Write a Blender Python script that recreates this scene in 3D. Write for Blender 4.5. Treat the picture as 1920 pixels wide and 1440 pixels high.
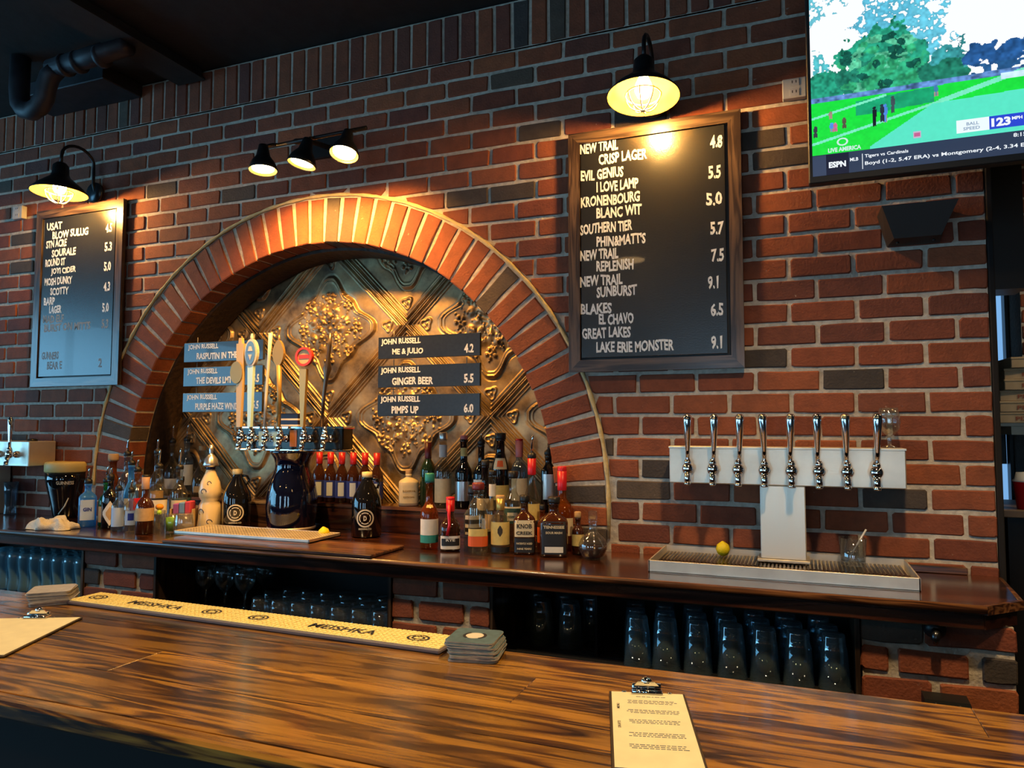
import bpy, math, random
import numpy as np
from mathutils import Vector, Matrix

for o in list(bpy.data.objects):
    bpy.data.objects.remove(o, do_unlink=True)
S = bpy.context.scene
COL = S.collection
PI = math.pi
R = math.radians
rnd = random.Random(7)

# ------------------------------------------------------------------ camera
CAM = Vector((0.0, -2.6075, 1.52))
YAW, PITCH, ROLL = 0.37406, 0.05996, 0.00162
_f = Vector((-math.sin(YAW) * math.cos(PITCH), math.cos(YAW) * math.cos(PITCH), math.sin(PITCH)))
_r0 = Vector((math.cos(YAW), math.sin(YAW), 0)); _u0 = _r0.cross(_f)
_r = math.cos(ROLL) * _r0 + math.sin(ROLL) * _u0
_u = -math.sin(ROLL) * _r0 + math.cos(ROLL) * _u0
cam_data = bpy.data.cameras.new('camera'); cam = bpy.data.objects.new('camera', cam_data); COL.objects.link(cam)
cam_data.sensor_width = 36; cam_data.lens = 36 * 1366.4 / 1920; cam_data.clip_start = 0.05; cam_data.clip_end = 60
cam.matrix_world = Matrix(((_r.x, _u.x, -_f.x, CAM.x), (_r.y, _u.y, -_f.y, CAM.y), (_r.z, _u.z, -_f.z, CAM.z), (0, 0, 0, 1)))
S.camera = cam

# ------------------------------------------------------------------ world, view
S.view_settings.view_transform = 'Standard'; S.view_settings.look = 'None'
S.view_settings.gamma = 1; S.view_settings.use_curve_mapping = False
S.view_settings.exposure = 0.0
w = bpy.data.worlds.new('world'); S.world = w; w.use_nodes = True
w.node_tree.nodes['Background'].inputs[0].default_value = (0.35, 0.5, 0.7, 1)
w.node_tree.nodes['Background'].inputs[1].default_value = 0.02
# strengths of what gives light in the room
WINDOW_LEFT, WINDOW_FRONT = 7.0, 8.0
LAMP_W, TRACK_W, WARM_FILL_W = 38.0, 62.0, 52.0
CY_ = getattr(S, 'cycles', None)
if CY_:
    CY_.max_bounces = 10; CY_.transparent_max_bounces = 48; CY_.transmission_bounces = 8; CY_.glossy_bounces = 4
    CY_.diffuse_bounces = 3; CY_.sample_clamp_indirect = 4.0; CY_.caustics_refractive = False; CY_.caustics_reflective = False
def spot(name, loc, target, power, color, angle, blend=0.5, radius=0.03):
    l = bpy.data.lights.new(name, 'SPOT'); l.energy = power; l.color = color; l.spot_size = R(angle); l.spot_blend = blend
    l.shadow_soft_size = radius
    o = bpy.data.objects.new(name, l); COL.objects.link(o); o.location = loc
    o.rotation_euler = (Vector(target) - Vector(loc)).to_track_quat('-Z', 'Y').to_euler(); return o
WARM = (1.0, 0.50, 0.12)
# unseen spots added above the bar to warm its top, the paper and steel
for i, (x, y, p) in enumerate([(0.2, -1.5, 1.3), (-1.9, -1.6, 0.95), (1.9, -1.4, 0.6)]):
    spot('warm_fill_spot', (x, y, 3.16), (x - .05, y + .55, 0.0), WARM_FILL_W * p * 3, (1.0, 0.66, 0.33), 95, 0.8, 0.06)

# ------------------------------------------------------------------ material helpers
MATS = {}
def newmat(name):
    m = bpy.data.materials.new(name); m.use_nodes = True
    nt = m.node_tree; b = nt.nodes['Principled BSDF']; return m, nt, b
def N(nt, t, **kw):
    n = nt.nodes.new(t)
    for k, v in kw.items():
        setattr(n, k, v)
    return n
def simple(name, col, rough=0.5, metal=0.0, trans=0.0, ior=1.45, coat=0.0, bump=0.0, bscale=60, emis=None, estr=0.0, var=0.0, sheen=0.0):
    if name in MATS: return MATS[name]
    m, nt, b = newmat(name)
    b.inputs['Base Color'].default_value = (*col, 1); b.inputs['Roughness'].default_value = rough
    b.inputs['Metallic'].default_value = metal; b.inputs['Transmission Weight'].default_value = trans
    b.inputs['IOR'].default_value = ior; b.inputs['Coat Weight'].default_value = coat
    if emis: b.inputs['Emission Color'].default_value = (*emis, 1); b.inputs['Emission Strength'].default_value = estr
    tc = N(nt, 'ShaderNodeTexCoord')
    nz = N(nt, 'ShaderNodeTexNoise'); nz.inputs['Scale'].default_value = bscale; nz.inputs['Detail'].default_value = 4
    nt.links.new(tc.outputs['Object'], nz.inputs['Vector'])
    if bump:
        bp = N(nt, 'ShaderNodeBump'); bp.inputs['Strength'].default_value = bump; bp.inputs['Distance'].default_value = 0.01
        nt.links.new(nz.outputs['Fac'], bp.inputs['Height']); nt.links.new(bp.outputs['Normal'], b.inputs['Normal'])
    if var:
        r = N(nt, 'ShaderNodeValToRGB'); r.color_ramp.elements[0].position = 0.3; r.color_ramp.elements[1].position = 0.7
        r.color_ramp.elements[0].color = (*[c * (1 - var) for c in col], 1); r.color_ramp.elements[1].color = (*[min(1, c * (1 + var)) for c in col], 1)
        nt.links.new(nz.outputs['Fac'], r.inputs['Fac']); nt.links.new(r.outputs['Color'], b.inputs['Base Color'])
    MATS[name] = m; return m

def brick_material(name, stops):
    m, nt, b = newmat(name)
    oi = N(nt, 'ShaderNodeObjectInfo'); geo = N(nt, 'ShaderNodeNewGeometry'); tc = N(nt, 'ShaderNodeTexCoord')
    ad = N(nt, 'ShaderNodeMath', operation='ADD'); fr = N(nt, 'ShaderNodeMath', operation='FRACT')
    nt.links.new(oi.outputs['Random'], ad.inputs[0]); nt.links.new(geo.outputs['Random Per Island'], ad.inputs[1]); nt.links.new(ad.outputs[0], fr.inputs[0])
    cr = N(nt, 'ShaderNodeValToRGB'); els = cr.color_ramp.elements
    els[0].position = stops[0][0]; els[0].color = (*stops[0][1], 1); els[1].position = stops[-1][0]; els[1].color = (*stops[-1][1], 1)
    for p, c in stops[1:-1]:
        e = els.new(p); e.color = (*c, 1)
    nt.links.new(fr.outputs[0], cr.inputs['Fac'])
    off = N(nt, 'ShaderNodeVectorMath', operation='MULTIPLY_ADD')
    comb = N(nt, 'ShaderNodeCombineXYZ')
    nt.links.new(oi.outputs['Random'], comb.inputs[0]); nt.links.new(oi.outputs['Random'], comb.inputs[2])
    off.inputs[1].default_value = (37, 37, 37)
    nt.links.new(comb.outputs[0], off.inputs[0]); nt.links.new(tc.outputs['Object'], off.inputs[2])
    n1 = N(nt, 'ShaderNodeTexNoise'); n1.inputs['Scale'].default_value = 16; n1.inputs['Detail'].default_value = 5; n1.inputs['Roughness'].default_value = .65
    n2 = N(nt, 'ShaderNodeTexNoise'); n2.inputs['Scale'].default_value = 120; n2.inputs['Detail'].default_value = 3
    for n in (n1, n2): nt.links.new(off.outputs[0], n.inputs['Vector'])
    r1 = N(nt, 'ShaderNodeMapRange'); r1.inputs[1].default_value = .3; r1.inputs[2].default_value = .75; r1.inputs[3].default_value = .72; r1.inputs[4].default_value = 1.25
    nt.links.new(n1.outputs['Fac'], r1.inputs[0])
    mx = N(nt, 'ShaderNodeMix', data_type='RGBA', blend_type='MULTIPLY'); mx.inputs[0].default_value = 1
    nt.links.new(cr.outputs['Color'], mx.inputs[6]); nt.links.new(r1.outputs[0], mx.inputs[7])
    # pale mortar smears
    n3 = N(nt, 'ShaderNodeTexNoise'); n3.inputs['Scale'].default_value = 42; n3.inputs['Detail'].default_value = 6; n3.inputs['Roughness'].default_value = .7
    nt.links.new(off.outputs[0], n3.inputs['Vector'])
    r3 = N(nt, 'ShaderNodeMapRange'); r3.inputs[1].default_value = .66; r3.inputs[2].default_value = .76
    nt.links.new(n3.outputs['Fac'], r3.inputs[0])
    m2 = N(nt, 'ShaderNodeMix', data_type='RGBA'); m2.inputs[7].default_value = (.42, .36, .30, 1)
    nt.links.new(r3.outputs[0], m2.inputs[0]); nt.links.new(mx.outputs[2], m2.inputs[6])
    nt.links.new(m2.outputs[2], b.inputs['Base Color'])
    b.inputs['Roughness'].default_value = .82
    bp = N(nt, 'ShaderNodeBump'); bp.inputs['Strength'].default_value = .55; bp.inputs['Distance'].default_value = .004
    sm = N(nt, 'ShaderNodeMath', operation='ADD'); nt.links.new(n1.outputs['Fac'], sm.inputs[0]); nt.links.new(n2.outputs['Fac'], sm.inputs[1])
    nt.links.new(sm.outputs[0], bp.inputs['Height']); nt.links.new(bp.outputs['Normal'], b.inputs['Normal'])
    MATS[name] = m; return m
RED = brick_material('red_brick', [(0, (.150, .036, .016)), (.25, (.235, .062, .022)), (.5, (.185, .045, .019)), (.72, (.27, .075, .025)), (.86, (.105, .030, .020)), (1, (.21, .052, .022))])
DARKB = brick_material('dark_brick', [(0, (.055, .040, .030)), (.5, (.085, .060, .040)), (1, (.04, .032, .028))])

def mortar_material(name, c0, c1):
    m, nt, b = newmat(name)
    tc = N(nt, 'ShaderNodeTexCoord'); n1 = N(nt, 'ShaderNodeTexNoise'); n1.inputs['Scale'].default_value = 55; n1.inputs['Detail'].default_value = 7
    n2 = N(nt, 'ShaderNodeTexNoise'); n2.inputs['Scale'].default_value = 3
    nt.links.new(tc.outputs['Object'], n1.inputs['Vector']); nt.links.new(tc.outputs['Object'], n2.inputs['Vector'])
    ad = N(nt, 'ShaderNodeMath', operation='ADD'); nt.links.new(n1.outputs['Fac'], ad.inputs[0]); nt.links.new(n2.outputs['Fac'], ad.inputs[1])
    cr = N(nt, 'ShaderNodeMapRange'); cr.inputs[1].default_value = .75; cr.inputs[2].default_value = 1.25
    nt.links.new(ad.outputs[0], cr.inputs[0])
    mx = N(nt, 'ShaderNodeMix', data_type='RGBA'); mx.inputs[6].default_value = (*c0, 1); mx.inputs[7].default_value = (*c1, 1)
    nt.links.new(cr.outputs[0], mx.inputs[0]); nt.links.new(mx.outputs[2], b.inputs['Base Color']); b.inputs['Roughness'].default_value = .95
    bp = N(nt, 'ShaderNodeBump'); bp.inputs['Strength'].default_value = .9; bp.inputs['Distance'].default_value = .006
    nt.links.new(n1.outputs['Fac'], bp.inputs['Height']); nt.links.new(bp.outputs['Normal'], b.inputs['Normal'])
    MATS[name] = m; return m
MORTAR = mortar_material('mortar', (.33, .29, .235), (.56, .51, .42))
MORTAR_YELLOW = mortar_material('yellow_mortar', (.48, .38, .17), (.62, .50, .26))

def wood_material(name, dark, mid, light, rough=.25, coat=.6, sx=1.6, sy=22, ring=1.0, axis='X', bump=.15, streak=.5):
    """straight-ish oak grain running along one axis"""
    m, nt, b = newmat(name)
    tc = N(nt, 'ShaderNodeTexCoord'); oi = N(nt, 'ShaderNodeObjectInfo')
    comb = N(nt, 'ShaderNodeCombineXYZ')
    for i in range(3): nt.links.new(oi.outputs['Random'], comb.inputs[i])
    ma = N(nt, 'ShaderNodeVectorMath', operation='MULTIPLY_ADD'); ma.inputs[1].default_value = (13, 17, 11)
    nt.links.new(comb.outputs[0], ma.inputs[0]); nt.links.new(tc.outputs['Object'], ma.inputs[2])
    mp = N(nt, 'ShaderNodeMapping')
    mp.inputs['Scale'].default_value = (sx, sy, sy) if axis == 'X' else ((sy, sx, sy) if axis == 'Y' else (sy, sy, sx))
    nt.links.new(ma.outputs[0], mp.inputs['Vector'])
    n1 = N(nt, 'ShaderNodeTexNoise'); n1.inputs['Scale'].default_value = 1.0 * ring; n1.inputs['Detail'].default_value = 3; n1.inputs['Distortion'].default_value = .6
    n2 = N(nt, 'ShaderNodeTexNoise'); n2.inputs['Scale'].default_value = 5; n2.inputs['Detail'].default_value = 5; n2.inputs['Roughness'].default_value = .7
    n3 = N(nt, 'ShaderNodeTexNoise'); n3.inputs['Scale'].default_value = .35; n3.inputs['Detail'].default_value = 2
    for n in (n1, n2, n3): nt.links.new(mp.outputs[0], n.inputs['Vector'])
    # cathedral rings: sine of noise
    mu = N(nt, 'ShaderNodeMath', operation='MULTIPLY'); mu.inputs[1].default_value = 26
    nt.links.new(n1.outputs['Fac'], mu.inputs[0])
    si = N(nt, 'ShaderNodeMath', operation='SINE'); nt.links.new(mu.outputs[0], si.inputs[0])
    mr = N(nt, 'ShaderNodeMapRange'); mr.inputs[1].default_value = -1; mr.inputs[2].default_value = 1
    nt.links.new(si.outputs[0], mr.inputs[0])
    mix = N(nt, 'ShaderNodeMix', data_type='FLOAT'); mix.inputs[0].default_value = streak
    nt.links.new(mr.outputs[0], mix.inputs[2]); nt.links.new(n2.outputs['Fac'], mix.inputs[3])
    cr = N(nt, 'ShaderNodeValToRGB'); e = cr.color_ramp.elements
    e[0].position = .2; e[0].color = (*dark, 1); e[1].position = .8; e[1].color = (*light, 1); k = e.new(.45); k.color = (*mid, 1)
    nt.links.new(mix.outputs[0], cr.inputs['Fac'])
    r3 = N(nt, 'ShaderNodeMapRange'); r3.inputs[1].default_value = .3; r3.inputs[2].default_value = .7; r3.inputs[3].default_value = .55; r3.inputs[4].default_value = 1.3
    nt.links.new(n3.outputs['Fac'], r3.inputs[0])
    mm = N(nt, 'ShaderNodeMix', data_type='RGBA', blend_type='MULTIPLY'); mm.inputs[0].default_value = 1
    nt.links.new(cr.outputs['Color'], mm.inputs[6]); nt.links.new(r3.outputs[0], mm.inputs[7])
    nt.links.new(mm.outputs[2], b.inputs['Base Color'])
    b.inputs['Roughness'].default_value = rough; b.inputs['Coat Weight'].default_value = coat; b.inputs['Coat Roughness'].default_value = .16
    bp = N(nt, 'ShaderNodeBump'); bp.inputs['Strength'].default_value = bump; bp.inputs['Distance'].default_value = .002
    nt.links.new(n2.outputs['Fac'], bp.inputs['Height']); nt.links.new(bp.outputs['Normal'], b.inputs['Normal'])
    MATS[name] = m; return m
BARWOOD = wood_material('varnished_oak', (.018, .006, .002), (.19, .080, .011), (.42, .20, .028), rough=.24, coat=.9, sx=2.2, sy=24, streak=.45)
SHELFWOOD = wood_material('dark_mahogany', (.012, .004, .002), (.045, .013, .006), (.085, .026, .010), rough=.2, coat=.9, sx=1.5, sy=14)
SHELFEDGE = wood_material('worn_mahogany', (.02, .008, .004), (.09, .032, .012), (.2, .085, .03), rough=.35, coat=.4, sx=1.5, sy=30)
FRAMEWOOD = wood_material('walnut_stain', (.020, .012, .008), (.055, .034, .022), (.11, .07, .042), rough=.32, coat=.35, sx=2, sy=30)
FRAMEWOODV = wood_material('walnut_stain_upright', (.020, .012, .008), (.055, .034, .022), (.11, .07, .042), rough=.32, coat=.35, sx=2, sy=30, axis='Z')

def brushed(name, col, rough=.28, axis='X', metal=1.0, blot=0.0):
    m, nt, b = newmat(name)
    tc = N(nt, 'ShaderNodeTexCoord'); mp = N(nt, 'ShaderNodeMapping')
    mp.inputs['Scale'].default_value = (2, 200, 200) if axis == 'X' else (200, 200, 2)
    nt.links.new(tc.outputs['Object'], mp.inputs['Vector'])
    n = N(nt, 'ShaderNodeTexNoise'); n.inputs['Scale'].default_value = 2; n.inputs['Detail'].default_value = 3
    nt.links.new(mp.outputs[0], n.inputs['Vector'])
    mr = N(nt, 'ShaderNodeMapRange'); mr.inputs[3].default_value = rough * .8; mr.inputs[4].default_value = rough * 1.3
    nt.links.new(n.outputs['Fac'], mr.inputs[0]); nt.links.new(mr.outputs[0], b.inputs['Roughness'])
    b.inputs['Base Color'].default_value = (*col, 1); b.inputs['Metallic'].default_value = metal
    if blot:
        n2 = N(nt, 'ShaderNodeTexNoise'); n2.inputs['Scale'].default_value = 9; n2.inputs['Detail'].default_value = 5
        nt.links.new(tc.outputs['Object'], n2.inputs['Vector'])
        r = N(nt, 'ShaderNodeValToRGB'); r.color_ramp.elements[0].position = .35; r.color_ramp.elements[1].position = .65
        r.color_ramp.elements[0].color = (*[c * (1 - blot) for c in col], 1); r.color_ramp.elements[1].color = (*col, 1)
        nt.links.new(n2.outputs['Fac'], r.inputs['Fac']); nt.links.new(r.outputs['Color'], b.inputs['Base Color'])
    bp = N(nt, 'ShaderNodeBump'); bp.inputs['Strength'].default_value = .08; bp.inputs['Distance'].default_value = .001
    nt.links.new(n.outputs['Fac'], bp.inputs['Height']); nt.links.new(bp.outputs['Normal'], b.inputs['Normal'])
    MATS[name] = m; return m
STEEL = brushed('brushed_steel', (.86, .78, .64), .40, 'X', metal=.72, blot=.2)
STEELV = brushed('brushed_steel_upright', (.88, .80, .66), .42, 'Z', metal=.68)
CHROME = simple('chrome', (.8, .8, .8), .07, 1)
BLACKM = simple('black_metal', (.012, .012, .013), .38, .3, bump=.05)
BLACKP = simple('black_plastic', (.009, .009, .009), .5)
RUBBER = simple('black_rubber', (.008, .008, .009), .6, bump=.3, bscale=250)
SLATE = simple('chalkboard_paint', (.012, .013, .014), .27, ior=1.65, coat=.15, bump=.04, bscale=180, var=.35)
CHALK = simple('chalk_marker', (.66, .72, .78), .8, var=.12, bscale=300)
DARKPAINT = simple('dark_ceiling_paint', (.011, .012, .012), .75, bump=.3, bscale=14, var=.3)
DUCTPAINT = simple('duct_paint', (.022, .022, .028), .5, .2, var=.3, bscale=20)
PLASTER = simple('dark_wall_paint', (.035, .032, .03), .7, bump=.2, bscale=20, var=.2)
FLOORM = simple('floor_boards', (.014, .010, .008), .7, bump=.2, bscale=12, var=.4)
PAPER = simple('cream_paper', (.78, .72, .46), .8, var=.05, bscale=30)
WHITE = simple('white_glaze', (.8, .78, .72), .3)
INK = simple('grey_ink', (.075, .11, .14), .8)

def glassmat(name, col=(1, 1, 1), rough=.0, ior=1.45):
    m, nt, b = newmat(name)
    b.inputs['Base Color'].default_value = (*col, 1); b.inputs['Roughness'].default_value = rough
    b.inputs['Transmission Weight'].default_value = 1.0; b.inputs['IOR'].default_value = ior
    MATS[name] = m; return m
def thinglass(name, col, gl=.06, body=None, bodyf=0.0):
    """thin clear glass: tinted see-through body with a mirror-like skin"""
    m, nt, b = newmat(name); nt.nodes.remove(b)
    tr = N(nt, 'ShaderNodeBsdfTransparent'); tr.inputs[0].default_value = (*col, 1)
    g = N(nt, 'ShaderNodeBsdfGlossy'); g.inputs['Roughness'].default_value = .03
    la = N(nt, 'ShaderNodeLayerWeight'); la.inputs['Blend'].default_value = .5
    lw = N(nt, 'ShaderNodeMath', operation='POWER'); lw.inputs[1].default_value = 3.5; nt.links.new(la.outputs['Facing'], lw.inputs[0])
    mr = N(nt, 'ShaderNodeMapRange'); mr.inputs[3].default_value = gl; mr.inputs[4].default_value = .85
    nt.links.new(lw.outputs[0], mr.inputs[0])
    mx = N(nt, 'ShaderNodeMixShader'); nt.links.new(mr.outputs[0], mx.inputs[0]); nt.links.new(tr.outputs[0], mx.inputs[1]); nt.links.new(g.outputs[0], mx.inputs[2])
    out = mx
    if bodyf:
        d = N(nt, 'ShaderNodeBsdfTranslucent'); d.inputs[0].default_value = (*body, 1)
        d2 = N(nt, 'ShaderNodeBsdfDiffuse'); d2.inputs[0].default_value = (*body, 1)
        a = N(nt, 'ShaderNodeMixShader'); nt.links.new(d.outputs[0], a.inputs[1]); nt.links.new(d2.outputs[0], a.inputs[2])
        m2 = N(nt, 'ShaderNodeMixShader'); m2.inputs[0].default_value = bodyf
        nt.links.new(mx.outputs[0], m2.inputs[1]); nt.links.new(a.outputs[0], m2.inputs[2]); out = m2
    nt.links.new(out.outputs[0], nt.nodes['Material Output'].inputs[0]); MATS[name] = m; return m
GLASS = thinglass('clear_glass', (.93, .95, .95), .15, (.7, .7, .65), .04); BLUEGLASS = thinglass('blue_glass', (.30, .66, .95), .10, (.12, .50, .95), .42); GREENGLASS = thinglass('green_glass', (.10, .50, .15), .08, (.02, .25, .04), .3)
AMBER = thinglass('amber_spirit', (.55, .20, .05), .08, (.45, .12, .015), .3); DARKAMBER = simple('dark_spirit', (.045, .012, .005), .06, coat=.6); SMOKE = thinglass('grey_glass', (.62, .70, .76), .10, (.25, .33, .38), .15)
PALEGLASS = thinglass('pale_spirit', (.84, .83, .76), .09, (.5, .45, .3), .05); BROWNG = simple('brown_bottle_glass', (.035, .012, .006), .06, coat=.5)
BLACKG = simple('black_bottle_glass', (.006, .006, .007), .05, coat=.6); DEEPGREEN = simple('deep_green_glass', (.015, .035, .012), .07, coat=.5)
NAVYGLAZE = simple('navy_ceramic_glaze', (.003, .004, .016), .05, coat=1.0, bump=.10, bscale=35)

# ------------------------------------------------------------------ object helpers
def link(o): COL.objects.link(o); return o
def tag(o, label=None, cat=None, group=None, kind=None):
    if label: o['label'] = label
    if cat: o['category'] = cat
    if group: o['group'] = group
    if kind: o['kind'] = kind
    return o
def thing(name, label, cat, loc=(0, 0, 0), rz=0, group=None):
    o = bpy.data.objects.new(name, None); o.empty_display_size = .05; link(o)
    o.location = loc; o.rotation_euler = (0, 0, rz); return tag(o, label, cat, group)
class MB:
    def __init__(s): s.v = []; s.f = []; s.sm = []; s.mi = []; s.cur = 0
    def add(s, vs, fs, smooth=False):
        n = len(s.v); s.v += [tuple(v) for v in vs]; s.f += [tuple(i + n for i in f) for f in fs]
        s.sm += [smooth] * len(fs); s.mi += [s.cur] * len(fs); return s
    def box(s, x0, x1, y0, y1, z0, z1, bev=0):
        if bev:
            b = bev; V = []
            # chamfered box: 24 verts
            for sx, X, bx in ((0, x0, b), (1, x1, -b)):
                for sy, Y, by in ((0, y0, b), (1, y1, -b)):
                    for sz, Z, bz in ((0, z0, b), (1, z1, -b)):
                        V += [(X, Y + by, Z + bz), (X + bx, Y, Z + bz), (X + bx, Y + by, Z)]
            def i(sx, sy, sz, k): return ((sx * 2 + sy) * 2 + sz) * 3 + k
            Fs = [[i(0, 0, 0, 0), i(0, 0, 1, 0), i(0, 1, 1, 0), i(0, 1, 0, 0)], [i(1, 0, 0, 0), i(1, 1, 0, 0), i(1, 1, 1, 0), i(1, 0, 1, 0)],
                  [i(0, 0, 0, 1), i(1, 0, 0, 1), i(1, 0, 1, 1), i(0, 0, 1, 1)], [i(0, 1, 0, 1), i(0, 1, 1, 1), i(1, 1, 1, 1), i(1, 1, 0, 1)],
                  [i(0, 0, 0, 2), i(0, 1, 0, 2), i(1, 1, 0, 2), i(1, 0, 0, 2)], [i(0, 0, 1, 2), i(1, 0, 1, 2), i(1, 1, 1, 2), i(0, 1, 1, 2)]]
            for a in (0, 1):
                for c in (0, 1):
                    Fs += [[i(a, c, 0, 0), i(a, c, 1, 0), i(a, c, 1, 1), i(a, c, 0, 1)], [i(a, 0, c, 0), i(a, 1, c, 0), i(a, 1, c, 2), i(a, 0, c, 2)],
                           [i(0, a, c, 1), i(1, a, c, 1), i(1, a, c, 2), i(0, a, c, 2)]]
                    for d in (0, 1): Fs.append([i(a, c, d, 0), i(a, c, d, 1), i(a, c, d, 2)])
            return s.add(V, Fs)
        v = [(x, y, z) for x in (x0, x1) for y in (y0, y1) for z in (z0, z1)]
        return s.add(v, [(0, 1, 3, 2), (4, 6, 7, 5), (0, 4, 5, 1), (2, 3, 7, 6), (0, 2, 6, 4), (1, 5, 7, 3)])
    def prism(s, poly, y0, y1, smooth=False):   # polygon in x,z extruded in y
        n = len(poly)
        v = [(x, y0, z) for x, z in poly] + [(x, y1, z) for x, z in poly]
        return s.add(v, [tuple(range(n)), tuple(range(2 * n - 1, n - 1, -1))] + [(i, i + n, (i + 1) % n + n, (i + 1) % n) for i in range(n)], smooth)
    def prismz(s, poly, z0, z1):
        n = len(poly)
        v = [(x, y, z0) for x, y in poly] + [(x, y, z1) for x, y in poly]
        return s.add(v, [tuple(range(n - 1, -1, -1)), tuple(range(n, 2 * n))] + [(i, (i + 1) % n, (i + 1) % n + n, i + n) for i in range(n)])
    def lathe(s, prof, seg=24, M=None, close0=True, close1=True, sq=None, smooth=True):
        """prof: (r, z) list. sq: function z-> exponent (2 = round)"""
        v = []; n = len(prof)
        for r, z in prof:
            p = sq(z) if sq else 2
            for k in range(seg):
                a = 2 * PI * (k + .5) / seg; c, sn = math.cos(a), math.sin(a)
                rr = r if p == 2 else r / (abs(c) ** p + abs(sn) ** p) ** (1 / p)
                v.append(Vector((rr * c, rr * sn, z)))
        if M is not None: v = [M @ q for q in v]
        f = [(i * seg + k, i * seg + (k + 1) % seg, (i + 1) * seg + (k + 1) % seg, (i + 1) * seg + k) for i in range(n - 1) for k in range(seg)]
        s.add(v, f, smooth)
        b = len(s.v) - n * seg
        if close0 and prof[0][0] > 1e-5: s.f.append(tuple(b + k for k in range(seg - 1, -1, -1))); s.sm.append(False); s.mi.append(s.cur)
        if close1 and prof[-1][0] > 1e-5: s.f.append(tuple(b + (n - 1) * seg + k for k in range(seg))); s.sm.append(False); s.mi.append(s.cur)
        return s
    def tube(s, pts, r, seg=8, smooth=True, caps=True):
        pts = [Vector(p) for p in pts]; n = len(pts); v = []
        rs = r if isinstance(r, (list, tuple)) else [r] * n
        up = None
        for i, p in enumerate(pts):
            t = (pts[min(i + 1, n - 1)] - pts[max(i - 1, 0)]).normalized()
            if up is None: up = Vector((0, 0, 1)) if abs(t.z) < .9 else Vector((1, 0, 0))
            a = t.cross(up).normalized(); b = a.cross(t).normalized(); up = b
            v += [p + (a * math.cos(2 * PI * k / seg) + b * math.sin(2 * PI * k / seg)) * rs[i] for k in range(seg)]
        f = [(i * seg + k, i * seg + (k + 1) % seg, (i + 1) * seg + (k + 1) % seg, (i + 1) * seg + k) for i in range(n - 1) for k in range(seg)]
        if caps: f += [tuple(range(seg - 1, -1, -1)), tuple((n - 1) * seg + k for k in range(seg))]
        return s.add(v, f, smooth)
    def sphere(s, c, r, seg=16, rings=10, sc=(1, 1, 1)):
        prof = [(math.sin(PI * i / rings) * r + 1e-6, -math.cos(PI * i / rings) * r) for i in range(rings + 1)]
        M = Matrix.Translation(c) @ Matrix.Diagonal((*sc, 1)); return s.lathe(prof, seg, M, False, False)
    def build(s, name, mat, parent=None, kind=None):
        me = bpy.data.meshes.new(name); me.from_pydata(s.v, [], s.f); me.validate()
        if len(me.polygons) == len(s.f):
            me.polygons.foreach_set('use_smooth', s.sm)
            if any(s.mi): me.polygons.foreach_set('material_index', s.mi)
        for m in (mat if isinstance(mat, (list, tuple)) else [mat]): me.materials.append(m)
        me.update()
        o = bpy.data.objects.new(name, me); link(o)
        if parent: o.parent = parent
        if kind: o['kind'] = kind
        return o
def dup(src, parent=None, loc=None, rz=None, label=None, group=None):
    r = src.copy(); COL.objects.link(r)
    if parent is not None: r.parent = parent
    if loc is not None: r.location = loc
    if rz is not None: r.rotation_euler = (0, 0, rz)
    if label: r['label'] = label
    if group: r['group'] = group
    for ch in src.children: dup(ch, r)
    return r
_tc = {}
def text_polys(s, bold=.0):
    k = (s, bold)
    if k not in _tc:
        c = bpy.data.curves.new('t', 'FONT'); c.body = s; c.size = 1; c.offset = bold; c.resolution_u = 2; c.space_character = 1.0
        o = bpy.data.objects.new('t', c); me = bpy.data.meshes.new_from_object(o)
        v = [tuple(q.co) for q in me.vertices]; f = [tuple(p.vertices) for p in me.polygons]
        bpy.data.objects.remove(o); bpy.data.curves.remove(c); bpy.data.meshes.remove(me)
        if v:
            x0 = min(a[0] for a in v); x1 = max(a[0] for a in v); y0 = min(a[1] for a in v); y1 = max(a[1] for a in v)
            v = [((a[0] - x0) / (x1 - x0), (a[1] - y0) / max(1e-6, y1 - y0)) for a in v]
        _tc[k] = (v, f)
    return _tc[k]
def text_on(mb, s, x, y, z, wdt, hgt, bold=.02, wob=0, fn=None, seed=0):
    """flat lettering facing -y; (x,z) lower left; thickness 0.4 mm relief"""
    v, f = text_polys(s, bold); rr = random.Random(seed + len(s))
    out = []
    ph = rr.random() * 6
    for a, b in v:
        zz = z + b * hgt + wob * math.sin(a * 9 + ph) + wob * .6 * math.sin(a * 31 + ph)
        p = (x + a * wdt + wob * .5 * math.sin(b * 3 + a * 17), y, zz)
        out.append(fn(p) if fn else p)
    mb.add(out, f)

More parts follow.
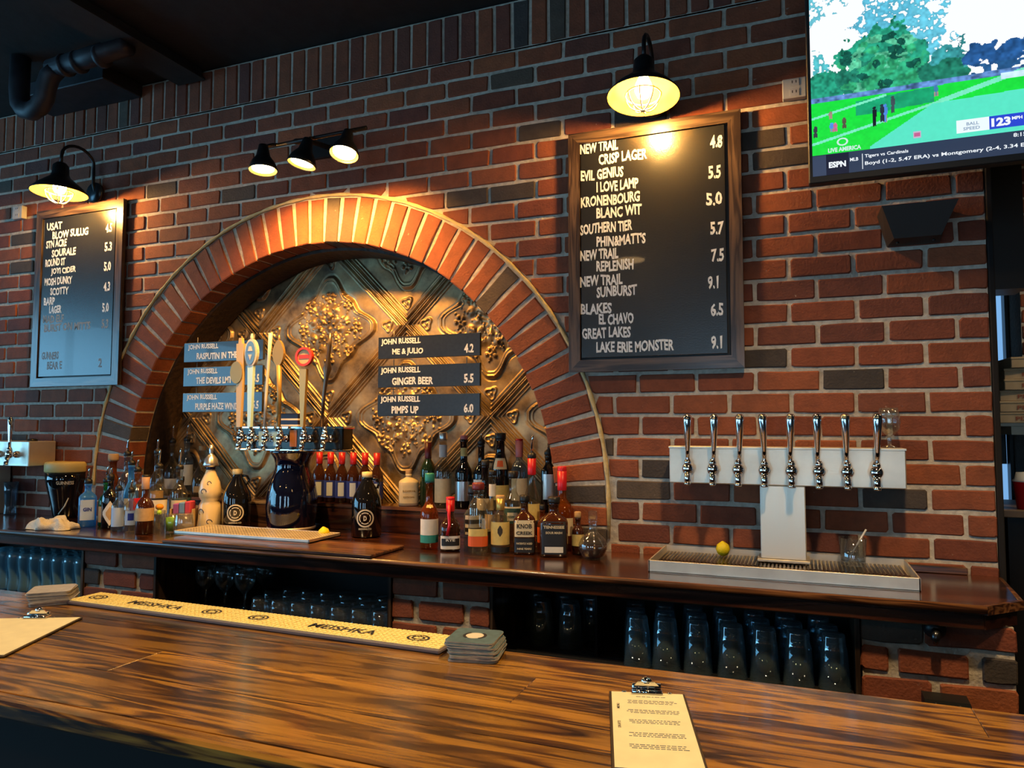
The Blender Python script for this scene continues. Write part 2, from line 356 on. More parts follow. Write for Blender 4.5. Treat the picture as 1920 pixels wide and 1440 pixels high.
# ------------------------------------------------------------------ brick makers
M_LEN, M_H, JT = .1984, .0762, .0135
def inset_poly(poly, d):
    n = len(poly); cx = sum(p[0] for p in poly) / n; cz = sum(p[1] for p in poly) / n; out = []
    for p in poly:
        dx, dz = cx - p[0], cz - p[1]
        out.append((p[0] + max(-d, min(d, dx)) if abs(dx) > d else cx, p[1] + max(-d, min(d, dz)) if abs(dz) > d else cz))
    return out
def brick_geo(mb, poly, y_face, depth, jit=.0017, rr=rnd):
    """poly CCW or CW in (x,z). front at y_face with a worn arris, back at y_face+depth"""
    P = [(x + rr.uniform(-jit, jit), z + rr.uniform(-jit, jit)) for x, z in poly]
    n = len(P); Q = inset_poly(P, .0035); tilt = rr.uniform(-.0015, .0015)
    cx = sum(p[0] for p in P) / n; wd = max(p[0] for p in P) - min(p[0] for p in P)
    v = [(x, y_face + tilt * (x - cx) / (wd / 2 + 1e-6) + rr.uniform(0, .0006), z) for x, z in Q] + [(x, y_face + .0035, z) for x, z in P] + [(x, y_face + depth, z) for x, z in P]
    f = [tuple(range(n))]
    for k in (0, n):
        f += [(k + i, k + (i + 1) % n, k + n + (i + 1) % n, k + n + i) for i in range(n)]
    mb.add(v, f)
def rect8(x0, x1, z0, z1, c=.004, rr=rnd):
    xm = (x0 + x1) / 2 + rr.uniform(-.02, .02); b = [rr.uniform(.5, 1.6) * c for _ in range(4)]
    return [(x0 + b[0], z0), (xm, z0 + rr.uniform(-.0012, .0012)), (x1 - b[1], z0), (x1, z0 + b[1]), (x1, z1 - b[2]), (x1 - b[2], z1), (xm, z1 + rr.uniform(-.0012, .0012)), (x0 + b[3], z1), (x0, z1 - b[3]), (x0, z0 + b[0])]
def clip_circle_out(poly, cx, cz, rad):
    """keep what lies outside the circle (marching along a densified outline)"""
    dense = []
    n = len(poly)
    for i in range(n):
        a, b = poly[i], poly[(i + 1) % n]; L = math.hypot(b[0] - a[0], b[1] - a[1]); k = max(1, int(L / .025))
        dense += [(a[0] + (b[0] - a[0]) * t / k, a[1] + (b[1] - a[1]) * t / k) for t in range(k)]
    ins = [math.hypot(x - cx, z - cz) < rad for x, z in dense]
    if not any(ins): return poly, False
    if all(ins): return None, True
    out = []
    for (x, z), i in zip(dense, ins):
        if i:
            d = math.hypot(x - cx, z - cz); 
            nx, nz = cx + (x - cx) / d * rad, cz + (z - cz) / d * rad
            x0 = min(p[0] for p in poly); x1 = max(p[0] for p in poly); z0 = min(p[1] for p in poly); z1 = max(p[1] for p in poly)
            if nx < x0 - 1e-4 or nx > x1 + 1e-4 or nz < z0 - 1e-4 or nz > z1 + 1e-4: continue
            out.append((nx, nz))
        else: out.append((x, z))
    o2 = []
    for p in out:
        if not o2 or math.hypot(p[0] - o2[-1][0], p[1] - o2[-1][1]) > .003: o2.append(p)
    if len(o2) < 3: return None, True
    # drop points that lie on a straight run
    o3 = []
    for i in range(len(o2)):
        a, b, c = o2[i - 1], o2[i], o2[(i + 1) % len(o2)]
        if abs((b[0] - a[0]) * (c[1] - a[1]) - (b[1] - a[1]) * (c[0] - a[0])) > 2e-6: o3.append(b)
    if len(o3) < 3: return None, True
    A = abs(sum(o3[i][0] * o3[(i + 1) % len(o3)][1] - o3[(i + 1) % len(o3)][0] * o3[i][1] for i in range(len(o3)))) / 2
    return (o3 if A > .0009 else None), True

# ================================================================== STRUCTURE
WX0, WX1 = -4.3, .553
ACX, ACZ, ARO, ARI = -1.94, 1.235, 1.290, 1.088
Z_SOLD = 3.013; SHELF_Z = 1.075; WT = .32
def arch_outline(rad, zb, n=64):
    return [(ACX - rad, zb)] + [(ACX - rad * math.cos(PI * i / n), ACZ + rad * math.sin(PI * i / n)) for i in range(n + 1)] + [(ACX + rad, zb)]
mb = MB()
Y0 = .0055    # mortar face a little behind the brick faces
ao = arch_outline(ARI + .004, 1.03)
nA = len(ao)
outer = []
for x, z in ao:   # project opening outline to the wall's border to form quads
    outer.append((x, z))
# wall front as strips: columns outside the arch and a fan above it
def quadstrip(y):
    vs = []; fs = []
    def q(a, b, c, d):
        n = len(vs); vs.extend([(p[0], y, p[1]) for p in (a, b, c, d)]); fs.append((n, n + 1, n + 2, n + 3))
    T = 3.215
    q((WX0, 0), (ACX - ARI - .004, 0), (ACX - ARI - .004, T), (WX0, T)); q((ACX + ARI + .004, 0), (WX1, 0), (WX1, T), (ACX + ARI + .004, T))
    q((ACX - ARI - .004, 0), (ACX + ARI + .004, 0), (ACX + ARI + .004, 1.03), (ACX - ARI - .004, 1.03))
    arc = ao[1:-1]
    for i in range(len(arc) - 1): q(arc[i], arc[i + 1], (arc[i + 1][0], T), (arc[i][0], T))
    return vs, fs
v, f = quadstrip(Y0); mb.add(v, f); v, f = quadstrip(WT); mb.add(v, f)
for i in range(nA - 1):
    a, b = ao[i], ao[i + 1]; mb.add([(a[0], Y0, a[1]), (b[0], Y0, b[1]), (b[0], WT, b[1]), (a[0], WT, a[1])], [(0, 1, 2, 3)])
mb.add([(ao[0][0], Y0, 1.03), (ao[-1][0], Y0, 1.03), (ao[-1][0], WT, 1.03), (ao[0][0], WT, 1.03)], [(0, 1, 2, 3)])
mb.add([(WX1, Y0, 0), (WX1, WT, 0), (WX1, WT, 3.215), (WX1, Y0, 3.215)], [(0, 1, 2, 3)])
mb.add([(WX0, Y0, 0), (WX0, WT, 0), (WX0, WT, 3.215), (WX0, Y0, 3.215)], [(0, 1, 2, 3)])
mb.add([(WX0, Y0, 3.215), (WX1, Y0, 3.215), (WX1, WT, 3.215), (WX0, WT, 3.215)], [(0, 1, 2, 3)])
wall = mb.build('wall_back', MORTAR, None, 'structure')

# dark (over-burnt) bricks stand where the photograph has them: (x, z) on the wall
DARK = [(-.98, 2.92), (-.98, 2.69), (-1.26, 2.45), (-1.02, 2.44), (.214, 1.70), (-.20, 1.35), (.225, 1.36), (-.12, 2.44), (-.63, 1.43),
        (-3.88, 2.36), (-.50, 1.27), (-.42, 1.35), (.29, 2.80), (-.055, 2.48), (-2.45, 2.60), (.08, 2.9), (.35, 1.29)]
variants = []
for k in range(12):
    m_ = MB(); brick_geo(m_, rect8(-M_LEN / 2 + JT / 2, M_LEN / 2 - JT / 2, -M_H / 2 + JT / 2, M_H / 2 - JT / 2), 0, .022)
    me = bpy.data.meshes.new('brick'); me.from_pydata(m_.v, [], m_.f); me.materials.append(RED); variants.append(me)
jobs = []    # (priority, kind, data)
HID = [(-.785, -.165, 1.725, 2.62), (-3.67, -3.06, 1.725, 2.64), (.04, .6, 2.26, 3.0)]
nrow = int((Z_SOLD - 1.0) / M_H)
for i in range(nrow + 1):
    z1 = Z_SOLD - i * M_H - JT / 2; z0 = z1 - M_H + JT; zc = (z0 + z1) / 2
    if z1 < SHELF_Z: break
    edges = []
    x = M_LEN * (-.1 + (0 if i % 2 == 0 else .45)) ; base = x
    k = 0
    while x < WX1 + M_LEN: edges.append(x); x += M_LEN * 1.01
    x = base - M_LEN * 1.01
    while x > -.62: edges.append(x); x -= M_LEN * 1.01
    while x > WX0 - M_LEN: edges.append(x); x -= M_LEN * .978
    edges.sort()
    edges = [e + rnd.uniform(-.005, .005) for e in edges]
    for a, b in zip(edges[:-1], edges[1:]):
        xa, xb = max(a, WX0) + JT / 2, min(b, WX1) - JT / 2 + (JT / 2 if b >= WX1 else 0)
        if xb - xa < .03: continue
        full = abs((xb - xa) - (M_LEN - JT)) < .012 and b < WX1 and a > WX0
        corners = [(xa, z0), (xb, z0), (xb, z1), (xa, z1)]
        dmin = min(math.hypot(px - ACX, pz - ACZ) for px, pz in corners + [((xa + xb) / 2, z0), ((xa + xb) / 2, z1)])
        below = zc < ACZ
        if below:
            if xa > ACX - ARO and xb < ACX + ARO: continue
            if xa < ACX - ARO < xb: xb = ACX - ARO - .013; full = False
            if xa < ACX + ARO < xb: xa = ACX + ARO + .013; full = False
            if xb - xa < .025: continue
            cut = False
        else: cut = dmin < ARO + .014
        pr = (b - a) / max(.3, (Vector((xa, 0, zc)) - CAM).length) ** 2
        for h in HID:
            if h[0] < xa and xb < h[1] and h[2] < z0 and z1 < h[3]: pr = -1
        if not (-4.05 < xa): pr = -1
        dark = any(xa <= d[0] <= xb and z0 - .01 <= d[1] <= z1 + .01 for d in DARK) or rnd.random() < .012
        proud = rnd.uniform(-.0015, .0025)
        if full and not cut: jobs.append((pr, 'v', ((xa + xb) / 2, zc, (xb - xa) / (M_LEN - JT), proud, dark)))
        else:
            rect = rect8(xa, xb, z0, z1)
            if cut:
                poly, _ = clip_circle_out(corners, ACX, ACZ, ARO + .013)
                if not poly: continue
            else: poly = rect
            jobs.append((pr * (.5 if cut else 1), 'p', (poly, proud, dark)))
jobs.sort(key=lambda j: -j[0])
rest = MB()
dark_vars = []
for me in variants[:4]:
    d = me.copy(); d.materials.clear(); d.materials.append(DARKB); dark_vars.append(d)
for n, (pr, kd, dt) in enumerate(jobs):
    if n < 299 and pr > 0:
        if kd == 'v':
            o = bpy.data.objects.new('brick', rnd.choice(dark_vars if dt[4] else variants)); link(o); o.parent = wall
            o.location = (dt[0], -dt[3], dt[1]); o.scale = (dt[2] * (-1 if rnd.random() < .5 else 1), 1, 1)
        else:
            m_ = MB(); brick_geo(m_, dt[0], -dt[1], .022); m_.build('brick', DARKB if dt[2] else RED, wall)
    else:
        rest.cur = 1 if dt[4 if kd == 'v' else 2] else 0
        if kd == 'v':
            hx = (M_LEN - JT) / 2 * dt[2]; hz = (M_H - JT) / 2
            brick_geo(rest, rect8(dt[0] - hx, dt[0] + hx, dt[1] - hz, dt[1] + hz), -dt[3], .022)
        else: brick_geo(rest, dt[0], -dt[1], .022)
rest.build('brick', [RED, DARKB], wall, 'stuff')

# soldier course under the ceiling
sold = MB().box(WX0, WX1, Y0, .03, Z_SOLD, Z_SOLD + .006).build('trim_1', MORTAR, None, 'structure')
tag(sold, 'course of upright red bricks along the top of the wall under the ceiling')
sv = []
for k in range(6):
    m_ = MB(); hw = (M_H - JT) / 2; hh = (.2 - JT) / 2
    brick_geo(m_, rect8(-hw, hw, -hh, hh, .003), 0, .022)
    me = bpy.data.meshes.new('brick'); me.from_pydata(m_.v, [], m_.f); me.materials.append(RED); sv.append(me)
    if k == 5: me.materials.clear(); me.materials.append(DARKB)
x = WX0 + M_H / 2; i = 0
while x < WX1 - M_H / 2 + .01:
    o = bpy.data.objects.new('brick', sv[5] if rnd.random() < .05 else rnd.choice(sv[:5])); link(o); o.parent = sold
    o.location = (x, rnd.uniform(-.003, .001), Z_SOLD + JT / 2 + .095); x += M_H * rnd.uniform(.985, 1.015)

# arch of radial bricks, 0.1 m deep so their undersides show in the reveal
arch = MB()
nseg = 72
for i in range(nseg):   # mortar body of the ring, recessed
    a0, a1 = PI * i / nseg, PI * (i + 1) / nseg
    ring = lambda a, r: (ACX - r * math.cos(a), ACZ + r * math.sin(a))
    p = [ring(a0, ARI + .005), ring(a1, ARI + .005), ring(a1, ARO - .004), ring(a0, ARO - .004)]
    arch.prism(p, .0045, .105)
for sx in (-1, 1):
    arch.box(min(ACX + sx * (ARI + .005), ACX + sx * (ARO - .004)), max(ACX + sx * (ARI + .005), ACX + sx * (ARO - .004)), .0045, .105, SHELF_Z, ACZ)
arch_o = arch.build('trim_2', MORTAR, None, 'structure')
tag(arch_o, 'round arch of radiating red bricks framing the pressed metal alcove')
NV = 47; st = PI / NV
for i in range(NV):
    am = (i + .5) * st; hj = .0052
    def pt(r, s): # side s = -1/+1
        aa = am + s * (st / 2 - hj / r) ; return (ACX - r * math.cos(aa), ACZ + r * math.sin(aa))
    rr_ = ARO - .006 + rnd.uniform(-.004, .001); ri_ = ARI + rnd.uniform(-.002, .002)
    def ptw(r, s): # outer end narrower than the wedge: straight-sided brick
        w_in = (st / 2) * ARI - hj; w_ = w_in * (1.0 + .06 * (r > (ARI + ARO) / 2)); aa = am + s * w_ / r
        return (ACX - r * math.cos(aa), ACZ + r * math.sin(aa))
    poly = [ptw(ri_, -1), ptw(ri_, 1), ptw((ri_ + rr_) / 2, 1), ptw(rr_, 1), ptw(rr_, -1), ptw((ri_ + rr_) / 2, -1)]
    m_ = MB(); brick_geo(m_, poly, rnd.uniform(-.003, .001), .104, .0014)
    xm = ACX - 1.19 * math.cos(am)
    dk = i in (24, 35, 46, 3)
    m_.build('brick', DARKB if dk else RED, arch_o)
for sx in (-1, 1):
    for k in range(2):
        z1 = ACZ - k * .0762 - .004; z0 = max(SHELF_Z, z1 - .068)
        xa, xb = sorted((ACX + sx * ARI, ACX + sx * (ARO - .004)))
        m_ = MB(); brick_geo(m_, rect8(xa, xb, z0, z1), rnd.uniform(-.002, .001), .104); m_.build('brick', DARKB if (k == 1 and sx > 0) else RED, arch_o)
# thin yellowish mortar fillet round the outside of the arch
fil = MB(); ns = 120
pts = [(ACX - (ARO + .004) * math.cos(PI * i / ns), -.001, ACZ + (ARO + .004) * math.sin(PI * i / ns)) for i in range(ns + 1)] + [(ACX + ARO + .004, -.001, 1.12)]
fil.tube(pts, [.0075 + .002 * math.sin(i * 1.7) for i in range(len(pts))], 6)
fil.build('mortar_fillet', MORTAR_YELLOW, arch_o)

# dark inner reveal lining behind the ring
mb = MB()
for i in range(64):
    a0, a1 = PI * i / 64, PI * (i + 1) / 64; r = ARI + .002
    p0 = (ACX - r * math.cos(a0), ACZ + r * math.sin(a0)); p1 = (ACX - r * math.cos(a1), ACZ + r * math.sin(a1))
    r2 = ARI - .012; q0 = (ACX - r2 * math.cos(a0), ACZ + r2 * math.sin(a0)); q1 = (ACX - r2 * math.cos(a1), ACZ + r2 * math.sin(a1))
    mb.add([(p0[0], .108, p0[1]), (p1[0], .108, p1[1]), (q1[0], .108, q1[1]), (q0[0], .108, q0[1]), (q0[0], .27, q0[1]), (q1[0], .27, q1[1])], [(0, 1, 2, 3), (3, 2, 5, 4)])
trim3 = mb.build('trim_3', simple('charred_board', (.03, .016, .009), .6, bump=.6, bscale=40, var=.5), None, 'structure')

# ------------------------------------------------------------------ pressed metal panels at the back of the alcove
def tin_mesh():
    n = 190; L = .2955     # half side of the diamond tile
    u = np.linspace(-1, 1, n); U, V = np.meshgrid(u, u, indexing='ij')
    au, av = np.abs(U), np.abs(V); e = np.maximum(au, av)            # distance to tile edge measure
    h = np.zeros_like(U)
    def ridge(d, w): return np.exp(-(d / w) ** 2)
    h += .009 * ridge(e - .985, .02) + .007 * ridge(e - .925, .018) + .005 * ridge(e - .88, .010) - .004 * ridge(e - .955, .012)
    # ogee frame inside: a cross-shaped curve. radius as function of angle
    r = np.hypot(U, V); th = np.arctan2(V, U)
    ro = .67 + .14 * np.abs(np.cos(2 * th)) ** 1.3 * 0 + .12 * np.cos(4 * th + PI) ** 1 * 1.0 + .05 * np.cos(8 * th)
    ro = np.clip(ro, 0, .83)
    h += .006 * ridge(r - ro, .026) + .003 * ridge(r - ro + .06, .014) - .002 * ridge(r - ro - .045, .018)
    h += .0035 * (r < ro)
    # corner scrolls
    for cx in (-1, 1):
        for cy in (-1, 1):
            dx, dy = U - cx * .76, V - cy * .76; rc = np.hypot(dx, dy); tc_ = np.arctan2(dy, dx)
            h += .006 * ridge(rc - .075 - .02 * np.cos(3 * tc_), .015) + .005 * ridge(rc, .02)
    # central rosette: 8 long petals and a ring of seeds
    pet = np.abs(np.cos(4 * th)) ** 3 * np.exp(-((r - .20) / .085) ** 2); h += .006 * pet
    pet2 = np.abs(np.cos(4 * th + PI / 2)) ** 4 * np.exp(-((r - .33) / .05) ** 2); h += .007 * pet2
    h += .006 * ridge(r, .035)
    # four small flowers on the diagonals and four on the axes
    for k in range(8):
        a = k * PI / 4 + PI / 4 * 0; rad = .52 if k % 2 == 0 else .50
        dx, dy = U - rad * math.cos(a), V - rad * math.sin(a); rf = np.hypot(dx, dy); tf = np.arctan2(dy, dx)
        h += .008 * np.abs(np.cos(2.5 * tf)) ** 2 * np.exp(-((rf - .065) / .025) ** 2) + .006 * ridge(rf, .02)
    rs = np.random.RandomState(3)
    for k in range(230):
        a = rs.uniform(0, 2 * PI); q = rs.uniform(.1, .62); dx, dy = U - q * math.cos(a), V - q * math.sin(a)
        h += rs.choice([.004, -.003, .006]) * np.exp(-((dx ** 2 + dy ** 2) / rs.uniform(.010, .018) ** 2))
    for k in range(26):
        a = rs.uniform(0, 2 * PI); t = rs.uniform(.25, .6); ph = rs.uniform(0, 6)
        pass
    h += .0012 * np.sin(U * 9 + V * 4) * np.sin(V * 7)      # dents of old sheet metal
    c = math.sqrt(.5)
    X = (U - V) * c * L; Z = (U + V) * c * L; Yv = -h * 1.5
    v = np.stack([X, Yv, Z], -1).reshape(-1, 3)
    idx = np.arange(n * n).reshape(n, n)
    q = np.stack([idx[:-1, :-1], idx[:-1, 1:], idx[1:, 1:], idx[1:, :-1]], -1).reshape(-1, 4)
    me = bpy.data.meshes.new('tin_panel'); me.from_pydata(v.tolist(), [], q.tolist())
    me.polygons.foreach_set('use_smooth', [True] * len(me.polygons)); me.update(); return me
def tin_material():
    m, nt, b = newmat('aged_pressed_tin')
    tc = N(nt, 'ShaderNodeTexCoord'); oi = N(nt, 'ShaderNodeObjectInfo')
    n1 = N(nt, 'ShaderNodeTexNoise'); n1.inputs['Scale'].default_value = 7; n1.inputs['Detail'].default_value = 6; n1.inputs['Roughness'].default_value = .6
    geo = N(nt, 'ShaderNodeNewGeometry'); nt.links.new(geo.outputs['Position'], n1.inputs['Vector'])
    cr = N(nt, 'ShaderNodeValToRGB'); e = cr.color_ramp.elements
    e[0].position = .36; e[0].color = (.10, .072, .045, 1); e[1].position = .66; e[1].color = (.50, .36, .18, 1)
    k = e.new(.5); k.color = (.30, .21, .11, 1)
    nt.links.new(n1.outputs['Fac'], cr.inputs['Fac']); nt.links.new(cr.outputs['Color'], b.inputs['Base Color'])
    b.inputs['Metallic'].default_value = .70
    mr = N(nt, 'ShaderNodeMapRange'); mr.inputs[3].default_value = .5; mr.inputs[4].default_value = .30
    nt.links.new(n1.outputs['Fac'], mr.inputs[0]); nt.links.new(mr.outputs[0], b.inputs['Roughness'])
    n2 = N(nt, 'ShaderNodeTexNoise'); n2.inputs['Scale'].default_value = 60; n2.inputs['Detail'].default_value = 3
    nt.links.new(geo.outputs['Position'], n2.inputs['Vector'])
    bp = N(nt, 'ShaderNodeBump'); bp.inputs['Strength'].default_value = .12; bp.inputs['Distance'].default_value = .004
    nt.links.new(n2.outputs['Fac'], bp.inputs['Height']); nt.links.new(bp.outputs['Normal'], b.inputs['Normal'])
    return m
TIN = tin_material()
tmesh = tin_mesh(); tmesh.materials.append(TIN)
tin = thing('alcove_lining', 'aged copper-brown pressed metal sheet lining of diamond panels inside the brick arch', 'wall panel', (-2.066, .285, 1.986))
for i in range(-3, 4):
    for j in range(-3, 4):
        x = (i - j) * .4179; z = (i + j) * .4179
        cx, cz = -2.066 + x, 1.986 + z
        # only the panels that reach into the opening
        inside = any(math.hypot(cx + dx - ACX, max(0, cz + dz - ACZ)) < ARI - .02 and cz + dz > 1.2 for dx in (-.37, -.25, 0, .25, .37) for dz in (-.37, -.25, 0, .25, .37) if abs(dx) + abs(dz) < .4)
        if not inside: continue
        o = bpy.data.objects.new('tin_panel', tmesh); link(o); o.parent = tin; o.location = (x, 0, z)
MB().box(-3.2, -.7, .300, .318, 1.05, 2.6).build('backing_board', simple('charred_board', (.03, .016, .009)), tin)

# ------------------------------------------------------------------ room shell
def slab(name, x0, x1, y0, y1, z0, z1, mat): return MB().box(x0, x1, y0, y1, z0, z1).build(name, mat, None, 'structure')
slab('floor', -8, 4.2, -8.2, 3.4, -.1, 0, FLOORM)
slab('ceiling', -8, 4.2, -8.2, 3.4, 3.22, 3.32, DARKPAINT)
# wall at the left with a wide window, wall behind the guests with two windows
slab('wall_left', -7.4, -7.25, -8.2, -6.9, 0, 3.22, PLASTER); slab('wall_left', -7.4, -7.25, -1.0, 3.4, 0, 3.22, PLASTER)
slab('wall_left', -7.4, -7.25, -6.9, -1.0, 0, .8, PLASTER); slab('wall_left', -7.4, -7.25, -6.9, -1.0, 2.66, 3.22, PLASTER)
for a, b in ((-7.4, -4.2), (-3.4, -1.3), (-.6, .5), (1.2, 4.2)):
    slab('wall_front', a, b, -7.4, -7.25, 0, 3.22, PLASTER)
for a, b in ((-4.2, -3.4), (-1.3, -.6), (.5, 1.2)):
    slab('wall_front', a, b, -7.4, -7.25, 0, .25, PLASTER); slab('wall_front', a, b, -7.4, -7.25, 2.35, 3.22, PLASTER)
slab('wall_right', 4.0, 4.15, -8.2, 3.4, 0, 3.22, PLASTER)
slab('wall_far', -8, 4.2, 2.6, 2.75, 0, 3.22, PLASTER)
slab('wall_back_left', -7.25, WX0, .0, .3, 0, 3.22, PLASTER)
def daylight(name, col, strength):
    m, nt, b = newmat(name); nt.nodes.remove(b); em = N(nt, 'ShaderNodeEmission')
    tc = N(nt, 'ShaderNodeTexCoord'); nz = N(nt, 'ShaderNodeTexNoise'); nz.inputs['Scale'].default_value = 1.2
    nt.links.new(tc.outputs['Object'], nz.inputs['Vector'])
    r = N(nt, 'ShaderNodeValToRGB'); r.color_ramp.elements[0].color = (*[c * .75 for c in col], 1); r.color_ramp.elements[1].color = (*col, 1)
    nt.links.new(nz.outputs['Fac'], r.inputs['Fac']); nt.links.new(r.outputs['Color'], em.inputs['Color'])
    em.inputs['Strength'].default_value = strength
    nt.links.new(em.outputs[0], nt.nodes['Material Output'].inputs[0]); return m
DAY = daylight('daylight_pane', (.24, .64, 1.0), WINDOW_LEFT); DAY2 = daylight('daylight_pane_front', (.42, .72, 1.0), WINDOW_FRONT)
def window(name, axis, c, a0, a1, z0, z1, mat, nmul=3):
    m_ = MB()
    if axis == 'x': m_.box(c - .01, c, a0, a1, z0, z1)
    else: m_.box(a0, a1, c - .01, c, z0, z1)
    wo = m_.build(name, mat, None, 'structure')
    fr = MB()
    for k in range(nmul + 1):
        a = a0 + (a1 - a0) * k / nmul
        if axis == 'x': fr.box(c, c + .05, a - .03, a + .03, z0, z1)
        else: fr.box(a - .03, a + .03, c, c + .05, z0, z1)
    for z in (z0, z1):
        if axis == 'x': fr.box(c, c + .05, a0, a1, z - .03, z + .03)
        else: fr.box(a0, a1, c, c + .05, z - .03, z + .03)
    fr.build('window_frame', BLACKM, wo); return wo
window('window_1', 'x', -7.30, -6.9, -1.0, .8, 2.66, DAY, 3)
window('window_2', 'y', -7.30, -4.2, -3.4, .25, 2.35, DAY2, 1)
window('window_3', 'y', -7.30, -1.3, -.6, .25, 2.35, DAY2, 1)
window('window_5', 'y', -7.30, .5, 1.2, .25, 2.35, DAY2, 1)

for i, x in enumerate((-3.9, -1.45, 1.3)):  # middle lamp follows the slate glow; outer two added unseen for warm light
    cl = thing('unseen_ceiling_lamp', 'round unseen warm ceiling lamp over the guests, %s of three' % ['left', 'middle', 'right'][i], 'lamp', (x, -4.2, 3.10), group='ceiling lamps over the guests')
    MB().lathe([(.0005, .115), (.05, .115), (.05, .10), (.15, .03), (.155, .0), (.15, .0), (.145, .028), (.0005, .06)], 24, None, False, False).build('shade', simple('black_metal', (.012, .012, .013)), cl)
    MB().lathe([(.0005, .0), (.13, .002), (.13, .02), (.0005, .024)], 24, None, False, False).build('diffuser', simple('warm_diffuser', (1, .8, .5), .4, emis=(1, .60, .24), estr=34), cl)
sl = thing('unseen_ceiling_lamp', 'unseen ceiling lamp added to light the side room beyond the wall end', 'lamp', (1.9, .2, 3.08))  # added out of view to brighten the stacked boxes
MB().lathe([(.0005, .13), (.05, .13), (.05, .11), (.12, .06), (.13, .0), (.0005, .0)], 24, None, False, False).build('shade', simple('fill_lamp_opal', (.8, .8, .75), .4, emis=(1, .8, .55), estr=10), sl)
spot('side_room_fill', (1.9, .2, 3.05), (1.0, 1.0, 1.6), 60, (1, .75, .45), 80, .8, .08)  # added beam onto the box stack
# boxed duct, beam and drain pipes under the ceiling, top left
tag(MB().box(-3.62, -2.995, -.22, -.002, 3.150, 3.218, .004).build('bulkhead', DUCTPAINT), 'low black boxed bulkhead over the left end of the brick wall', 'bulkhead')
bm = MB().box(-2.72, -2.60, -7.2, -.02, 3.165, 3.215).box(-2.74, -2.575, -7.2, -.02, 3.158, 3.166)
tag(bm.build('ceiling_beam', DARKPAINT), 'dark steel beam crossing the ceiling towards the brick wall', 'beam')
tag(MB().tube([(-3.30, -.40, 3.215), (-3.30, -.40, 3.06), (-3.29, -.40, 3.00), (-3.26, -.40, 2.965), (-3.21, -.40, 2.95), (-3.16, -.40, 2.965), (-3.13, -.40, 3.0), (-3.122, -.40, 3.05), (-3.10, -.40, 3.095), (-3.06, -.40, 3.12)], .042, 14).build('drain_pipe', DUCTPAINT), 'dark U-bend drain pipe hanging at the top left corner', 'pipe')
pp = thing('ceiling_pipe', 'dark horizontal pipe with collars running along the brick top at left', 'pipe', (-2.93, -.40, 3.125))
MB().tube([(-.16, 0, 0), (.30, 0, .02)], .042, 16).build('pipe_run', DUCTPAINT, pp)
for x in (-.08, .0, .14): MB().tube([(x, 0, .0), (x + .018, 0, .001)], .049, 16).build('collar', DUCTPAINT, pp)
MB().tube([(.22, 0, .03), (.22, -.0, .075)], .02, 10).build('hanger', DUCTPAINT, pp)

# ================================================================== BACK SHELF, PIERS, CABINET
sh = thing('back_shelf', 'long dark varnished wooden back bar shelf running under the arch', 'shelf', (0, 0, 0))
SX0 = -4.3
MB().prismz([(SX0, -.440), (.430, -.440), (.520, -.345), (.550, -.02), (.550, .002), (-.852, .002), (-.852, .110), (-3.028, .110), (-3.028, .002), (SX0, .002)], SHELF_Z - .024, SHELF_Z).build('shelf_top', SHELFWOOD, sh)
MB().box(SX0, .428, -.432, -.412, SHELF_Z - .062, SHELF_Z - .024, .003).build('front_moulding', SHELFWOOD, sh)
MB().tube([(SX0, -.441, SHELF_Z - .010), (.431, -.441, SHELF_Z - .010)], .011, 10).build('nosing', SHELFEDGE, sh)
MB().prismz([(.428, -.432), (.517, -.342), (.50, -.33), (.415, -.415)], SHELF_Z - .062, SHELF_Z - .024).build('end_moulding', SHELFWOOD, sh)
MB().prismz([(.431, -.449), (.533, -.345), (.522, -.340), (.424, -.438)], SHELF_Z - .022, SHELF_Z + .001).build('end_nosing', SHELFEDGE, sh)
MB().tube([(.5275, -.343, SHELF_Z - .010), (.552, -.012, SHELF_Z - .010)], .011, 10).build('side_nosing', SHELFEDGE, sh)
bd = MB().box(-2.30, -1.36, -.452, -.225, SHELF_Z + .0005, SHELF_Z + .013, .003).build('board', SHELFEDGE)
tag(bd, 'flat worn wooden board lying along the shelf edge under the perforated drip tray', 'board')
# narrow wood strip where the shelf meets the brick at the right
MB().box(.31, .47, -.016, -.004, SHELF_Z + .0005, SHELF_Z + .022, .002).build('trim_6', SHELFEDGE, None, 'structure')
led = thing('bottle_ledge', 'dark wooden ledge raised inside the arch behind the bottles', 'ledge', (0, 0, 0))
MB().box(-3.015, -.868, .112, .246, 1.165, 1.185, .002).build('ledge_top', SHELFWOOD, led)
MB().box(-3.015, -.868, .1135, .126, SHELF_Z + .001, 1.165).build('riser', SHELFWOOD, led)
MB().box(-3.010, -.872, .108, .1122, 1.172, 1.186).build('ledge_edge', SHELFEDGE, led)

